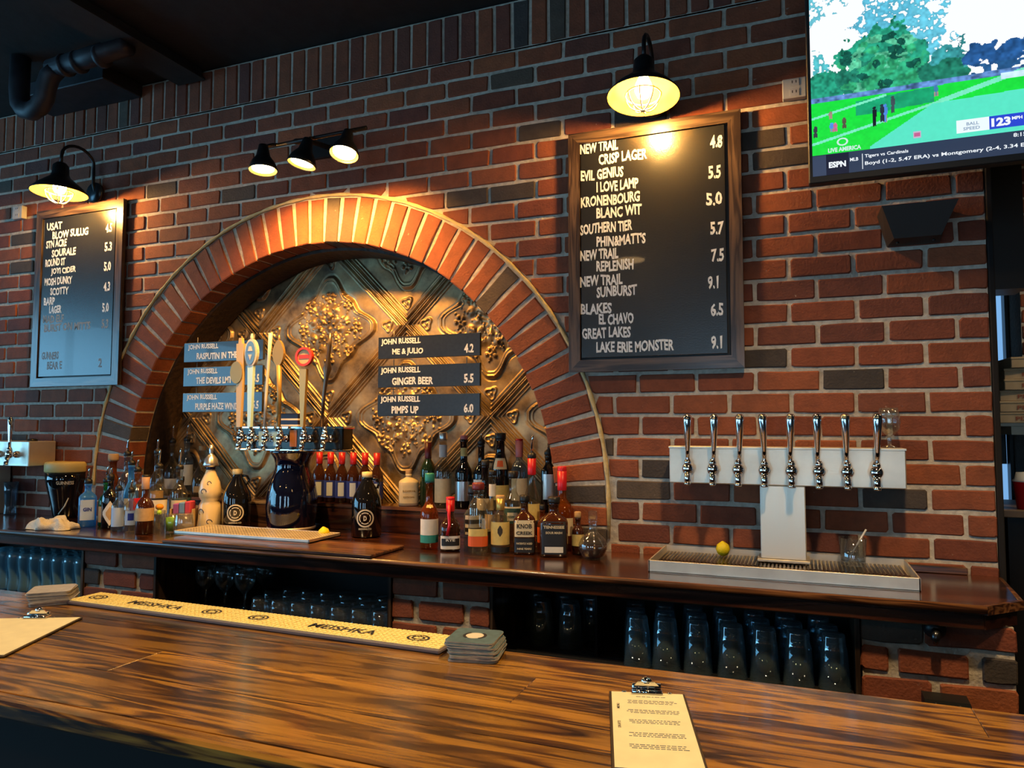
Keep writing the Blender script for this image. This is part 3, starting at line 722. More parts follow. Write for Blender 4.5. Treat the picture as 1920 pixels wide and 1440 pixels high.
def pier(label, x0, x1, rows, ysurf=-.380, ybk=-.02):
    p = thing('brick_pier', label, 'pier', ((x0 + x1) / 2, ysurf, 0), group='short brick piers under the back shelf')
    cx = (x0 + x1) / 2; hw = (x1 - x0) / 2
    MB().box(-hw + .004, hw - .004, .008, ybk - ysurf, 0, SHELF_Z - .064).build('mortar_core', MORTAR, p)
    z1 = SHELF_Z - .066
    for r_, cuts in enumerate(rows):
        z0 = z1 - .0625
        for a, b, dk in cuts:
            m_ = MB(); brick_geo(m_, rect8(a * 2 * hw - hw, b * 2 * hw - hw, z0, z1, .006), rnd.uniform(-.002, .002), .05, .002)
            m_.build('brick', DARKB if dk else RED, p)
        z1 = z0 - .0155
    return p
A_ = [(0, .47, 0), (.53, 1, 0)]; B_ = [(0, .22, 0), (.28, .74, 0), (.80, 1, 0)]
pier('brick pier under the shelf between the blue-lit glasses and the dark stemware', -2.800, -2.411, [A_, [(0, .22, 1), (.28, .74, 0), (.8, 1, 0)], A_, B_, A_, B_, A_, B_, A_, B_, A_, B_, A_])
pier('middle brick pier under the shelf, behind the stack of blue coasters', -1.319, -.952, [A_, B_, A_, B_, A_, B_, A_, B_, A_, B_, A_, B_, A_])
C_ = [(0, .19, 0), (.25, .70, 0), (.79, 1, 1)]; D_ = [(0, .46, 0), (.52, 1, 0)]
pier('brick pier at the right end of the shelf with a bottle opener on it', .145, .506, [[(0, .42, 1), (.43, 1, 0)], C_, D_, [(0, .20, 0), (.28, .4, 0), (.8, 1, 0)], D_, C_, D_, B_, A_, B_, A_, B_, A_])

# open glass bays between the piers
def bay(label, x0, x1):
    t = thing('glass_bay', label, 'cabinet', (0, 0, 0), group='open glass bays under the shelf')
    FZ = .790
    MB().box(x0 + .002, x1 - .002, -.384, -.022, FZ - .03, FZ - .012).build('bay_floor', BLACKM, t)
    MB().box(x0 + .002, x1 - .002, -.036, -.022, FZ - .012, SHELF_Z - .064).build('bay_back', BLACKP, t)
    for a in (x0 + .002, x1 - .014): MB().box(a, a + .012, -.384, -.036, FZ - .012, SHELF_Z - .064).build('side_panel', FRAMEWOODV, t)
    MB().box(x0 + .002, x1 - .002, -.372, -.022, .0, FZ - .03).build('bay_base', BLACKM, t)
    mt = MB(); mt.box(x0 + .016, x1 - .016, -.382, -.04, FZ - .012, FZ - .004)
    y = -.378
    while y < -.05:       # raised ribs of the bar mat
        mt.box(x0 + .018, x1 - .018, y, y + .006, FZ - .004, FZ); y += .016
    mt.build('ribbed_mat', RUBBER, t)
    return t
bay('open bay under the left end of the shelf full of tall blue-lit glasses', -4.0, -2.800)
bay('open bay between the two left brick piers holding dark short glasses', -2.411, -1.319)
bay('open bay right of the middle pier holding upturned pint glasses', -.952, .145)
MB().box(-.62, -.612, -.30, -.06, .79, 1.0).build('divider', BLACKM, [o for o in COL.objects if o.get('label', '').startswith('open bay right')][0])

# glasses in the bays
def lathe_glass(prof_out, th, seg=20, base=.006):
    """open vessel standing upside down or upright: outer profile (r,z) from closed end to rim; th wall"""
    mb = MB(); inner = [(max(r - th, .0005), z + (base if i == 0 else 0)) for i, (r, z) in enumerate(prof_out)]
    pr = [(.0004, prof_out[0][1])] + prof_out + inner[::-1] + [(.0004, prof_out[0][1] + base)]
    mb.lathe(pr, seg, None, False, False); return mb
def flip(prof, H): return [(r, H - z) for r, z in prof]
COOLG = thinglass('daylight_tint_pint', (.84, .94, .98), .24, (.60, .86, 1.0), .10)  # clear glass with the blue window light put into its colour
# pint: closed end up, rim down
pint_prof = [(.029, .150), (.0305, .144), (.033, .118), (.0345, .112), (.036, .105), (.0435, .001)]
def pint_mesh():
    mb = MB(); pr = [(.0004, .150)] + pint_prof + [(.0415, .001), (.034, .104), (.0325, .112), (.031, .118), (.0275, .138), (.0004, .138)]
    mb.lathe(pr, 24, None, False, False); return mb
g0 = pint_mesh().build('pint_glass', COOLG)
tag(g0, 'upturned clear pint glass catching blue light in the bay right of the middle pier', 'glass', 'upturned pint glasses in the right bay')
FZ = .7905
ORD = ['first', 'second', 'third', 'fourth', 'fifth', 'sixth', 'seventh', 'eighth', 'ninth']
RW = ['front row', 'second row', 'third row', 'back row']
first = True
for row, y in enumerate((-.325, -.232, -.140)):
    nx = 7
    for k in range(nx):
        x = .082 - row * .02 - k * .0935 + rnd.uniform(-.004, .004)
        if row == 0 and k > 6: continue
        o = g0 if first else dup(g0)
        o['label'] = 'upturned blue-lit pint glass, %s from right in the %s of the right bay' % (ORD[k], RW[row])
        first = False
        o.location = (x, y + rnd.uniform(-.003, .003), FZ)
# the far left of that bay: a few dark tall glasses behind the divider
for k in range(5):
    o = dup(g0, label='dark shadowed tall glass, %s from right left of the divider in the right bay' % ORD[k], group='shadowed tall glasses in the right bay')
    o.location = (-.675 - k * .052 * 1.75 * .55 - .0, -.13 - (k % 2) * .095, FZ)
# left bay: tall waisted beer glasses
wp = [(.029, .002), (.030, .010), (.027, .035), (.025, .055), (.0265, .075), (.031, .105), (.0325, .13), (.031, .152), (.028, .168)]
mb = MB(); mb.lathe([(.0004, .002)] + wp + [(.0262, .168), (.029, .152), (.0305, .13), (.029, .105), (.0245, .075), (.023, .055), (.025, .035), (.026, .016), (.0004, .016)], 20, None, False, False)
b0 = mb.build('beer_glass', thinglass('daylight_tint_beer_glass', (.80, .92, .98), .30, (.50, .88, 1.0), .36)); first = True  # blue daylight is mixed into the colour of this clear glass
rows_l = ['front row', 'second row', 'third row', 'back row']
for row, y in enumerate((-.335, -.262, -.189, -.116)):
    for k in range(9 if row < 2 else 8):
        x = -2.862 - k * .0705 - (row % 2) * .034 + rnd.uniform(-.002, .002)
        lb = 'waisted blue-lit beer glass, %s from right in the %s of the left bay' % (ORD[k], RW[row])
        o = b0 if first else dup(b0); first = False
        tag(o, lb, 'glass', 'waisted beer glasses in the left bay'); o.location = (x, y, FZ)
# middle bay: short rocks glasses upside down, two rows on the right, stemware dark at left
rp = [(.035, .085), (.037, .080), (.041, .05), (.0405, .001)]
mb = MB(); mb.lathe([(.0004, .085)] + rp + [(.0385, .001), (.039, .05), (.035, .075), (.0004, .074)], 16, None, False, False)
r0 = mb.build('rocks_glass', GLASS); first = True
for row, y in enumerate((-.33, -.243, -.156)):
    for k in range(7):
        o = r0 if first else dup(r0); first = False
        tag(o, 'short upturned rocks glass, %s from right in the %s of the middle bay' % (ORD[k], RW[row]), 'glass', 'short rocks glasses in the middle bay')
        o.location = (-1.385 - k * .088 - (row % 2) * .02, y, FZ)
cp = [(.030, .0015), (.030, .003), (.006, .007), (.004, .02), (.004, .065), (.012, .075), (.034, .10), (.041, .125), (.040, .15), (.035, .17)]
mb = MB(); mb.lathe([(.0004, .0015)] + cp + [(.034, .17), (.039, .15), (.040, .125), (.033, .102), (.010, .078), (.0004, .076)], 16, None, False, False)
s0 = mb.build('wine_glass', GLASS); first = True
for k in range(6):
    o = s0 if first else dup(s0); first = False
    tag(o, 'shadowed stemmed wine glass, %s from right, %s, left of the middle bay' % (ORD[k % 3], ['back row', 'front row'][k // 3]), 'glass', 'shadowed stemware in the middle bay')
    o.location = (-2.06 - (k % 3) * .10, -.14 - (k // 3) * .12, FZ)

# ================================================================== BAR COUNTER
BZ = 1.07
bar = thing('bar_counter', 'varnished dark oak bar counter across the foreground', 'counter', (0, 0, 0))
ys = [-1.215, -1.335, -1.470, -1.600, -1.740]
for i in range(4):
    cuts = [-4.2, [-1.9, -2.6, -1.2, -2.2][i] + .0, [.25, -.45, .8, .1][i], 1.6]
    for a, b in zip(cuts[:-1], cuts[1:]):
        MB().box(a + .0003, b - .0003, ys[i + 1] + .0003, ys[i] - .0003, BZ - .035, BZ - rnd.uniform(0, .0004), .0008).build('plank', BARWOOD, bar)
MB().box(-4.2, 1.6, -1.775, -1.7405, BZ - .028, BZ + .0005, .005).build('front_nosing', BARWOOD, bar)
MB().box(-4.2, 1.6, -1.560, -1.545, 0, BZ - .036).build('front_panel', simple('matte_black_paint', (.006, .005, .005), .9), bar)
MB().box(-4.2, 1.6, -1.544, -1.240, BZ - .075, BZ - .036).build('under_frame', BLACKM, bar)
MB().box(-4.2, 1.6, -1.262, -1.245, 0.1, BZ - .076).build('rear_panel', BLACKM, bar)

# ------------------------------------------------------------------ bar mat
YEL = simple('yellow_bar_mat', (.95, .78, .30), .6, bump=.4, bscale=220, var=.08)
GREY = simple('grey_mat_edge', (.16, .13, .13), .6)
mt = thing('bar_mat', 'long narrow yellow bar mat with grey edge and dark printed lettering', 'bar mat', (-1.205, -1.232, BZ + .0005), R(-1.0))
# length along x 1.04 m, slightly turned on the bar
ml, mw = .535, .048
MB().box(-ml, ml, -mw, mw, 0, .010, .003).build('mat_base', GREY, mt)
m_ = MB(); m_.box(-ml + .003, ml - .003, -mw + .003, mw - .003, .010, .0115)
k = -ml + .008
nb = []
while k < ml - .010:
    for j in range(7): nb.append((k, -mw + .008 + j * .0125))
    k += .0125
m_.build('mat_face', YEL, mt)
m_ = MB()
for a, b in nb: m_.box(a, a + .0085, b, b + .0085, .0115, .0128)
m_.build('grip_studs', YEL, mt, 'stuff')
def mat_text(s, x, wdt, hgt=.030, y=-.018):
    q = MB(); text_on(q, s, x, 0, 0, wdt, hgt, .02, fn=lambda p: (p[0], y + p[2] * 1.0, .0131)); q.build('printed_word', simple('black_ink', (.015, .015, .02), .7), mt)
mat_text('MEISHKA', -.36, .17); mat_text('MEISHKA', .19, .17)
for x in (-.48, -.10, .04, .46):
    q = MB()
    for a0, a1, r1 in ((0, 2 * PI, .020), (0, 2 * PI, .012)):
        for k in range(16):
            t0, t1 = 2 * PI * k / 16, 2 * PI * (k + 1) / 16
            q.add([(x + r1 * math.cos(t0) * 1.3, r1 * math.sin(t0), .0131), (x + r1 * math.cos(t1) * 1.3, r1 * math.sin(t1), .0131), (x + (r1 - .004) * math.cos(t1) * 1.3, (r1 - .004) * math.sin(t1), .0131), (x + (r1 - .004) * math.cos(t0) * 1.3, (r1 - .004) * math.sin(t0), .0131)], [(0, 1, 2, 3)])
    q.build('printed_emblem', simple('black_ink', (.015, .015, .02), .7), mt)

# ------------------------------------------------------------------ coasters, every coaster its own thing
TEAL = simple('blue_grey_card', (.065, .12, .145), .7, var=.2, bscale=60); CARD = simple('pulp_board', (.42, .36, .27), .9, var=.15, bscale=90)
CARDW = simple('grey_white_card', (.36, .35, .36), .75, var=.12, bscale=60)
def coaster_mesh(top):
    m_ = MB(); r = .012; h = .049; pts = []
    for cx, cy, a in ((h - r, h - r, 0), (-h + r, h - r, 90), (-h + r, -h + r, 180), (h - r, -h + r, 270)):
        for k in range(4): pts.append((cx + r * math.cos(R(a + k * 30)), cy + r * math.sin(R(a + k * 30))))
    m_.prismz(pts, 0, .0018); m_.cur = 1; m_.prismz([(x * .995, y * .995) for x, y in pts], .0018, .00215)
    me = bpy.data.meshes.new('coaster'); me.from_pydata(m_.v, [], m_.f); me.materials.append(CARD); me.materials.append(top); me.polygons.foreach_set('material_index', m_.mi); return me
NTH = ['lowest', 'second', 'third', 'fourth', 'fifth', 'sixth', 'seventh', 'eighth', 'ninth', 'tenth', 'eleventh', 'twelfth', 'thirteenth', 'fourteenth', 'fifteenth', 'sixteenth', 'seventeenth']
def stack(cx, cy, n, top, rz, lab_top, lab_rest, group, emblem):
    me = coaster_mesh(top)
    for k in range(n):
        t = k / n
        o = bpy.data.objects.new('coaster', me); link(o)
        o.location = (cx + rnd.uniform(-.002, .002) + .004 * math.sin(t * 5), cy + rnd.uniform(-.002, .002), BZ + .0006 + k * .0022); o.rotation_euler = (0, 0, rz + rnd.uniform(-.05, .05) + .1 * (t < .3))
        tag(o, lab_top if k == n - 1 else lab_rest % NTH[k], 'coaster', group)
    if emblem:
        q = MB()
        def ring(r0, r1, sx=1.0):
            for k in range(24):
                t0, t1 = 2 * PI * k / 24, 2 * PI * (k + 1) / 24
                q.add([(r0 * math.cos(t0) * sx, r0 * math.sin(t0), .0023), (r0 * math.cos(t1) * sx, r0 * math.sin(t1), .0023), (r1 * math.cos(t1) * sx, r1 * math.sin(t1), .0023), (r1 * math.cos(t0) * sx, r1 * math.sin(t0), .0023)], [(0, 3, 2, 1)])
        ring(0, .0195, 1.0); e = q.build('emblem_disc', simple('cream_print', (.62, .57, .45), .8), o)
        q2 = MB()
        for sgn in (-1, 1):
            for k in range(10):
                t0, t1 = R(-55 + 11 * k), R(-55 + 11 * (k + 1)); f_ = lambda t, r: (sgn * r * math.cos(t), r * math.sin(t), .0026)
                q2.add([f_(t0, .024), f_(t1, .024), f_(t1, .018), f_(t0, .018)], [(0, 1, 2, 3)])
        q2.build('emblem_arcs', simple('black_ink', (.015, .015, .02), .7), o)
    return o
stack(-.603, -1.262, 17, TEAL, R(7), 'blue-grey coaster with cream round emblem, top of the stack on the yellow mat end', 'pulp board coaster, %s from below in the stack right of the yellow mat', 'coasters stacked at the right end of the bar mat', True)
stack(-1.800, -1.262, 15, CARDW, R(40), 'pale grey coaster on top of the stack at the left end of the yellow mat', 'worn coaster, %s from below in the stack left of the yellow mat', 'coasters stacked at the left end of the bar mat', False)

# ------------------------------------------------------------------ clipboards
def clipboard(label, loc, rz, w_, l_, lines=True):
    t = thing('clipboard', label, 'clipboard', loc, rz)
    MB().box(-w_ / 2 - .004, w_ / 2 + .004, -l_, .004, 0, .003, .001).build('board', simple('dark_hardboard', (.03, .018, .010), .5), t)
    MB().box(-w_ / 2, w_ / 2, -l_ + .006, .0, .0032, .0040).build('paper', PAPER, t)
    c = MB(); c.box(-.026, .026, -.010, .016, .004, .007, .001); c.tube([(-.024, .012, .010), (.024, .012, .010)], .006, 10); c.tube([(-.024, -.004, .0065), (.024, -.004, .0065)], .0035, 8)
    c.prism([(-.024, .010), (.024, .010), (.014, .020), (-.014, .020)], .006, .0085)
    c.build('clip', CHROME, t)
    MB().lathe([(.0005, .0), (.009, .001), (.010, .004), (.007, .008), (.0005, .010)], 14, Matrix.Translation((0, .014, .016)), False, False).build('clip_knob', CHROME, t)
    for sx in (-1, 1): MB().lathe([(.004, .004), (.004, .0055), (.0005, .0062)], 10, Matrix.Translation((sx * .038, .000, 0))).build('rivet', CHROME, t)
    if lines:
        q = MB()
        def para(y, n, x0, x1, seed):
            rr = random.Random(seed)
            for r_ in range(n):
                x = x0 + rr.uniform(0, .008)
                while x < x1 - rr.uniform(0, .01):
                    l = rr.uniform(.003, .009); q.box(x, min(x + l, x1), y - r_ * .0056 - .0010, y - r_ * .0056 + .0010, .0040, .0042); x += l + .0016
        para(-.020, 1, -.020, .03, 1)
        for i, y in enumerate((-.038, -.078, -.118, -.166, -.206)): para(y, 3, -.038, .045, 10 + i)
        q.build('printed_lines', INK, t, 'stuff')
        q = MB()
        text_on(q, 'MENU', 0, 0, 0, .022, .0045, .01, fn=lambda p: (-w_ / 2 + .012 - p[2], -.075 + p[0], .0043)); text_on(q, 'DRAFTS', 0, 0, 0, .026, .0045, .01, fn=lambda p: (-w_ / 2 + .012 - p[2], -.150 + p[0], .0043))
        q.build('side_words', simple('grey_black_ink', (.07, .06, .05), .8), t)
    return t
clipboard('clipboard with a long cream printed menu lying on the bar at the bottom right', (-.247, -1.354, BZ + .0006), R(14.5), .118, .285)
clipboard('clipboard with cream paper at the left end of the bar beside the coasters', (-1.668, -1.400, BZ + .0006), R(25), .20, .29, False)

# ================================================================== CHALKBOARDS
def chalkboard(label, x0, x1, z0, z1, fw, lines, hgt, faint_low=False, name='menu_board'):
    t = thing(name, label, 'chalkboard', ((x0 + x1) / 2, 0, z0)); ox, oz = (x0 + x1) / 2, z0
    W, H = x1 - x0, z1 - z0
    MB().box(-W / 2 + .01, W / 2 - .01, -.014, -.003, .01, H - .01).build('backing', BLACKP, t)
    for nm, poly, mat in (('frame_side', [(-W / 2, 0), (-W / 2 + fw, fw), (-W / 2 + fw, H - fw), (-W / 2, H)], FRAMEWOODV), ('frame_side', [(W / 2, 0), (W / 2, H), (W / 2 - fw, H - fw), (W / 2 - fw, fw)], FRAMEWOODV),
                         ('frame_rail', [(-W / 2, 0), (W / 2, 0), (W / 2 - fw, fw), (-W / 2 + fw, fw)], FRAMEWOOD), ('frame_rail', [(-W / 2, H), (-W / 2 + fw, H - fw), (W / 2 - fw, H - fw), (W / 2, H)], FRAMEWOOD)):
        MB().prism(poly, -.034, -.0145).build(nm, mat, t)
    g = .004
    MB().box(-W / 2 + fw + g, W / 2 - fw - g * 3, -.028, -.016, fw + g * 2, H - fw - g * .5, .001).build('slate_panel', SLATE, t)
    for i, (s, x, wd, z) in enumerate(lines):
        q = MB(); text_on(q, s, x - ox, -.0284, z - oz, wd, hgt if len(s) > 3 else hgt * 1.15, .035, wob=.0016, seed=i)
        faint = faint_low and z < 2.06
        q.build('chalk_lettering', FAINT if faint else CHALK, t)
    return t
FAINT = simple('faint_chalk', (.22, .24, .25), .6)  # darker grey for the lower lines of the left board
L_R = [("NEW TRAIL",-0.740,0.145,2.541), ("CRISP LAGER",-0.670,0.181,2.492), ("EVIL GENIUS",-0.738,0.162,2.437), ("I LOVE LAMP",-0.678,0.156,2.387), ("KRONENBOURG",-0.738,0.221,2.337), ("BLANC WIT",-0.679,0.168,2.289), ("SOUTHERN TIER",-0.741,0.196,2.235), ("PHIN&MATT'S",-0.679,0.182,2.183), ("NEW TRAIL",-0.741,0.144,2.137), ("REPLENISH",-0.680,0.138,2.091), ("NEW TRAIL",-0.742,0.160,2.040), ("SUNBURST",-0.680,0.149,1.997), ("BLAKES",-0.740,0.117,1.936), ("EL CHAVO",-0.672,0.129,1.895), ("GREAT LAKES",-0.736,0.182,1.846), ("LAKE ERIE MONSTER",-0.682,0.281,1.792), ("4.8",-0.269,0.043,2.497), ("5.5",-0.276,0.043,2.389), ("5.0",-0.285,0.055,2.294), ("5.7",-0.272,0.045,2.190), ("7.5",-0.270,0.043,2.095), ("9.1",-0.283,0.036,2.001), ("6.5",-0.275,0.043,1.906), ("9.1",-0.275,0.037,1.792)]
L_L = [("USAT",-3.600,0.112,2.532), ("BLOW SULUG",-3.556,0.257,2.484), ("STN ACRE",-3.600,0.150,2.440), ("SOURALE",-3.556,0.174,2.390), ("ROUND ST",-3.600,0.145,2.343), ("JOYI CIDER",-3.556,0.180,2.292), ("MOSH DUNKY",-3.600,0.20,2.244), ("SCOTTY",-3.556,0.133,2.191), ("4.5",-3.180,0.045,2.482), ("5.3",-3.182,0.050,2.388), ("5.0",-3.182,0.048,2.289), ("4.3",-3.180,0.045,2.188),
 ("BARP",-3.600,0.080,2.143), ("LAGER",-3.558,0.090,2.098), ("MAD ELF",-3.600,0.150,2.050), ("BURST ON MITTS",-3.590,0.330,2.005), ("GUNNERS",-3.600,0.124,1.862), ("BEAR E",-3.558,0.107,1.812), ("5.0",-3.184,0.045,2.084), ("5.3",-3.184,0.045,2.004), ("2",-3.197,0.025,1.812)]
chalkboard('large framed chalkboard with white beer list to the right of the arch', -.785, -.165, 1.725, 2.622, .043, L_R, .040)
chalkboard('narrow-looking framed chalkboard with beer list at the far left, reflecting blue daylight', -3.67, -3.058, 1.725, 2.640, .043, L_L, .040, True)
# six small hanging slats inside the arch
def slat(label, x0, x1, z0, z1, lines, group):
    t = thing('hanging_sign', label, 'sign', ((x0 + x1) / 2, 0, z0), group=group); ox = (x0 + x1) / 2; W = x1 - x0; H = z1 - z0
    MB().box(-W / 2, W / 2, -.008, .006, 0, H, .0012).build('slate_slat', SLATE2, t)
    for i, (s, x, wd, z, h) in enumerate(lines):
        q = MB(); text_on(q, s, x - ox, -.0086, z - z0, wd, h, .035, wob=.001, seed=i); q.build('chalk_lettering', CHALK, t)
    for sx in (-.36, .36):
        MB().tube([(sx * W, .009, H - .01), (sx * W, .009, H + .027)], .0018, 6).build('cord', simple('jute_cord', (.3, .26, .2), .9), t)
    return t
SLATE2 = simple('slat_chalk_paint', (.012, .014, .016), .30, ior=1.6, coat=.3, var=.3, bscale=90)
for r_, (z0, z1, a, b, c, pr) in enumerate([(1.803, 1.893, 'JOHN RUSSELL', 'ME & JULIO', .144, '4.2'), (1.684, 1.774, 'JOHN RUSSELL', 'GINGER BEER', .190, '5.5'), (1.567, 1.655, 'JOHN RUSSELL', 'PIMPS UP', .125, '6.0')]):
    slat('%s of the three small black hanging signs at the right of the arch' % ['topmost', 'middle', 'lowest'][r_], -1.617, -1.155, z0, z1, [(a, -1.603, .185, z1 - .037, .030), (b, -1.55, c, z0 + .010, .031), (pr, -1.224, .042, z0 + .012, .036)], 'hanging signs at the right of the arch')
for r_, (z0, z1, a, b, c, pr) in enumerate([(1.822, 1.912, 'JOHN RUSSELL', 'RASPUTIN IN THE N', .27, ''), (1.709, 1.797, 'JOHN RUSSELL', 'THE DEVILS LMT', .21, '5.5'), (1.590, 1.678, 'JOHN RUSSELL', 'PURPLE HAZE WIND', .25, '5.5')]):
    slat('%s of the three small hanging signs at the left of the arch, shining blue' % ['topmost', 'middle', 'lowest'][r_], -2.669, -2.210, z0, z1, [(a, -2.645, .18, z1 - .037, .030), (b, -2.592, c, z0 + .010, .031)] + ([(pr, -2.262, .034, z0 + .012, .036)] if pr else []), 'hanging signs at the left of the arch')

# ================================================================== LAMPS
BULB = simple('warm_bulb', (1, .8, .5), .4, emis=(1, .72, .32), estr=60)
SHADE_IN = simple('cream_enamel', (.34, .20, .03), .5)
CAGE = simple('pale_cage_wire', (.75, .66, .45), .35, .4)
def gooseneck(label, x, y, z, tilt=7):
    t = thing('gooseneck_lamp', label, 'lamp', (x, y, z)); M = Matrix.Rotation(R(-tilt), 4, 'X')
    r = .122
    MB().lathe([(r, 0), (r + .002, .004), (.100, .032), (.070, .058), (.045, .078), (.037, .095), (.035, .135), (.022, .150), (.0005, .155)], 40, M, False, False).build('shade', BLACKM, t)
    MB().lathe([(r - .001, .0015), (.098, .030), (.068, .056), (.043, .076), (.035, .094), (.033, .130), (.0005, .132)], 40, M, False, False).build('shade_lining', SHADE_IN, t)
    MB().lathe([(.0005, -.003), (.020, .004), (.029, .024), (.027, .048), (.016, .075), (.014, .10)], 20, M, False, False).build('bulb', BULB, t)
    c = MB()
    for k in range(4):
        a = PI * k / 4
        c.tube([M @ Vector((math.cos(a) * .060 * math.cos(b), math.sin(a) * .060 * math.cos(b), .012 - .062 * math.sin(b))) for b in [PI * j / 14 for j in range(15)]], .0024, 6)
    c.tube([M @ Vector((.060 * math.cos(b), .060 * math.sin(b), .008)) for b in [2 * PI * j / 24 for j in range(25)]], .0026, 6)
    c.build('wire_cage', CAGE, t)
    a0 = M @ Vector((0, 0, .15)); H = a0.z
    pts = [tuple(a0), (0, a0.y, H + .03)] + [(-.0, a0.y + (-y - .02 - a0.y) * (1 - math.cos(PI * k / 10)) / 2, H + .04 + .07 * math.sin(PI * k / 10)) for k in range(1, 10)] + [(0, -y - .022, H + .0), (0, -y - .022, H - .05), (0, -y - .012, H - .08), (0, -y - .004, H - .085)]
    MB().tube(pts, .0075, 10).build('arm', BLACKM, t)
    MB().lathe([(.0005, .0), (.045, .0), (.052, .006), (.052, .018), (.0005, .018)], 28, Matrix.Translation((0, -y - .0005, H - .09)) @ Matrix.Rotation(R(90), 4, 'X'), False, False).build('wall_plate', simple('grey_black_metal', (.05, .06, .07), .3, .6), t)
    l = bpy.data.lights.new('bulb_light', 'POINT'); l.energy = LAMP_W; l.color = WARM; l.shadow_soft_size = .028
    lo = bpy.data.objects.new('bulb_light', l); COL.objects.link(lo); lo.parent = t; lo.location = M @ Vector((0, 0, -.012))
    return t
gooseneck('black gooseneck lamp with wire cage shining above the large right chalkboard', -.468, -.2, 2.64)
gooseneck('black gooseneck lamp with wire cage above the far left chalkboard', -3.284, -.2, 2.64, 1.5)
tl = thing('track_light', 'black three-headed track light shining above the top of the arch', 'lamp', (-1.87, 0, 2.73))
MB().box(-.10, .10, -.022, -.003, -.04, .05, .004).build('wall_plate', BLACKM, tl)
MB().tube([(0, -.02, 0), (0, -.16, -.02), (0, -.245, -.057)], .012, 8).build('bracket', BLACKM, tl)
MB().tube([(-.150, -.245, -.06), (.335, -.245, -.05)], .008, 10).build('bar', BLACKM, tl)
for i, (dx, tx, ty) in enumerate([(-.095, -4, -4), (.090, 10, -8), (.285, -2, -17)]):
    hx = dx; hz = [-.19, -.19, -.177][i]
    M = Matrix.Translation((hx, -.32, hz)) @ Matrix.Rotation(R(ty), 4, 'X') @ Matrix.Rotation(R(tx), 4, 'Y')
    hd = MB().lathe([(.055, 0), (.057, .006), (.046, .035), (.028, .06), (.022, .09), (.018, .108), (.0005, .11)], 28, M, False, False).build('lamp_head', BLACKM, tl)
    MB().lathe([(.054, .002), (.045, .033), (.027, .058), (.0005, .060)], 28, M, False, False).build('reflector', SHADE_IN, hd)
    MB().lathe([(.0005, .004), (.043, .008), (.044, .016), (.0005, .018)], 24, M, False, False).build('bulb', simple('warm_reflector_bulb', (1, .8, .5), .4, emis=(1, .80, .42), estr=22), hd)
    tp = M @ Vector((0, 0, .10)); MB().tube([tp, (hx, -.27, -.065), (hx, -.245, -.055)], .007, 8).build('swivel', BLACKM, tl)
    p = Vector((-1.87, 0, 2.73)) + (M @ Vector((0, 0, -.004)))
    spot('track_beam', p, (p.x * .95 - .1, .10, 1.95), TRACK_W, (1.0, .46, .09), 122, .7, .03)

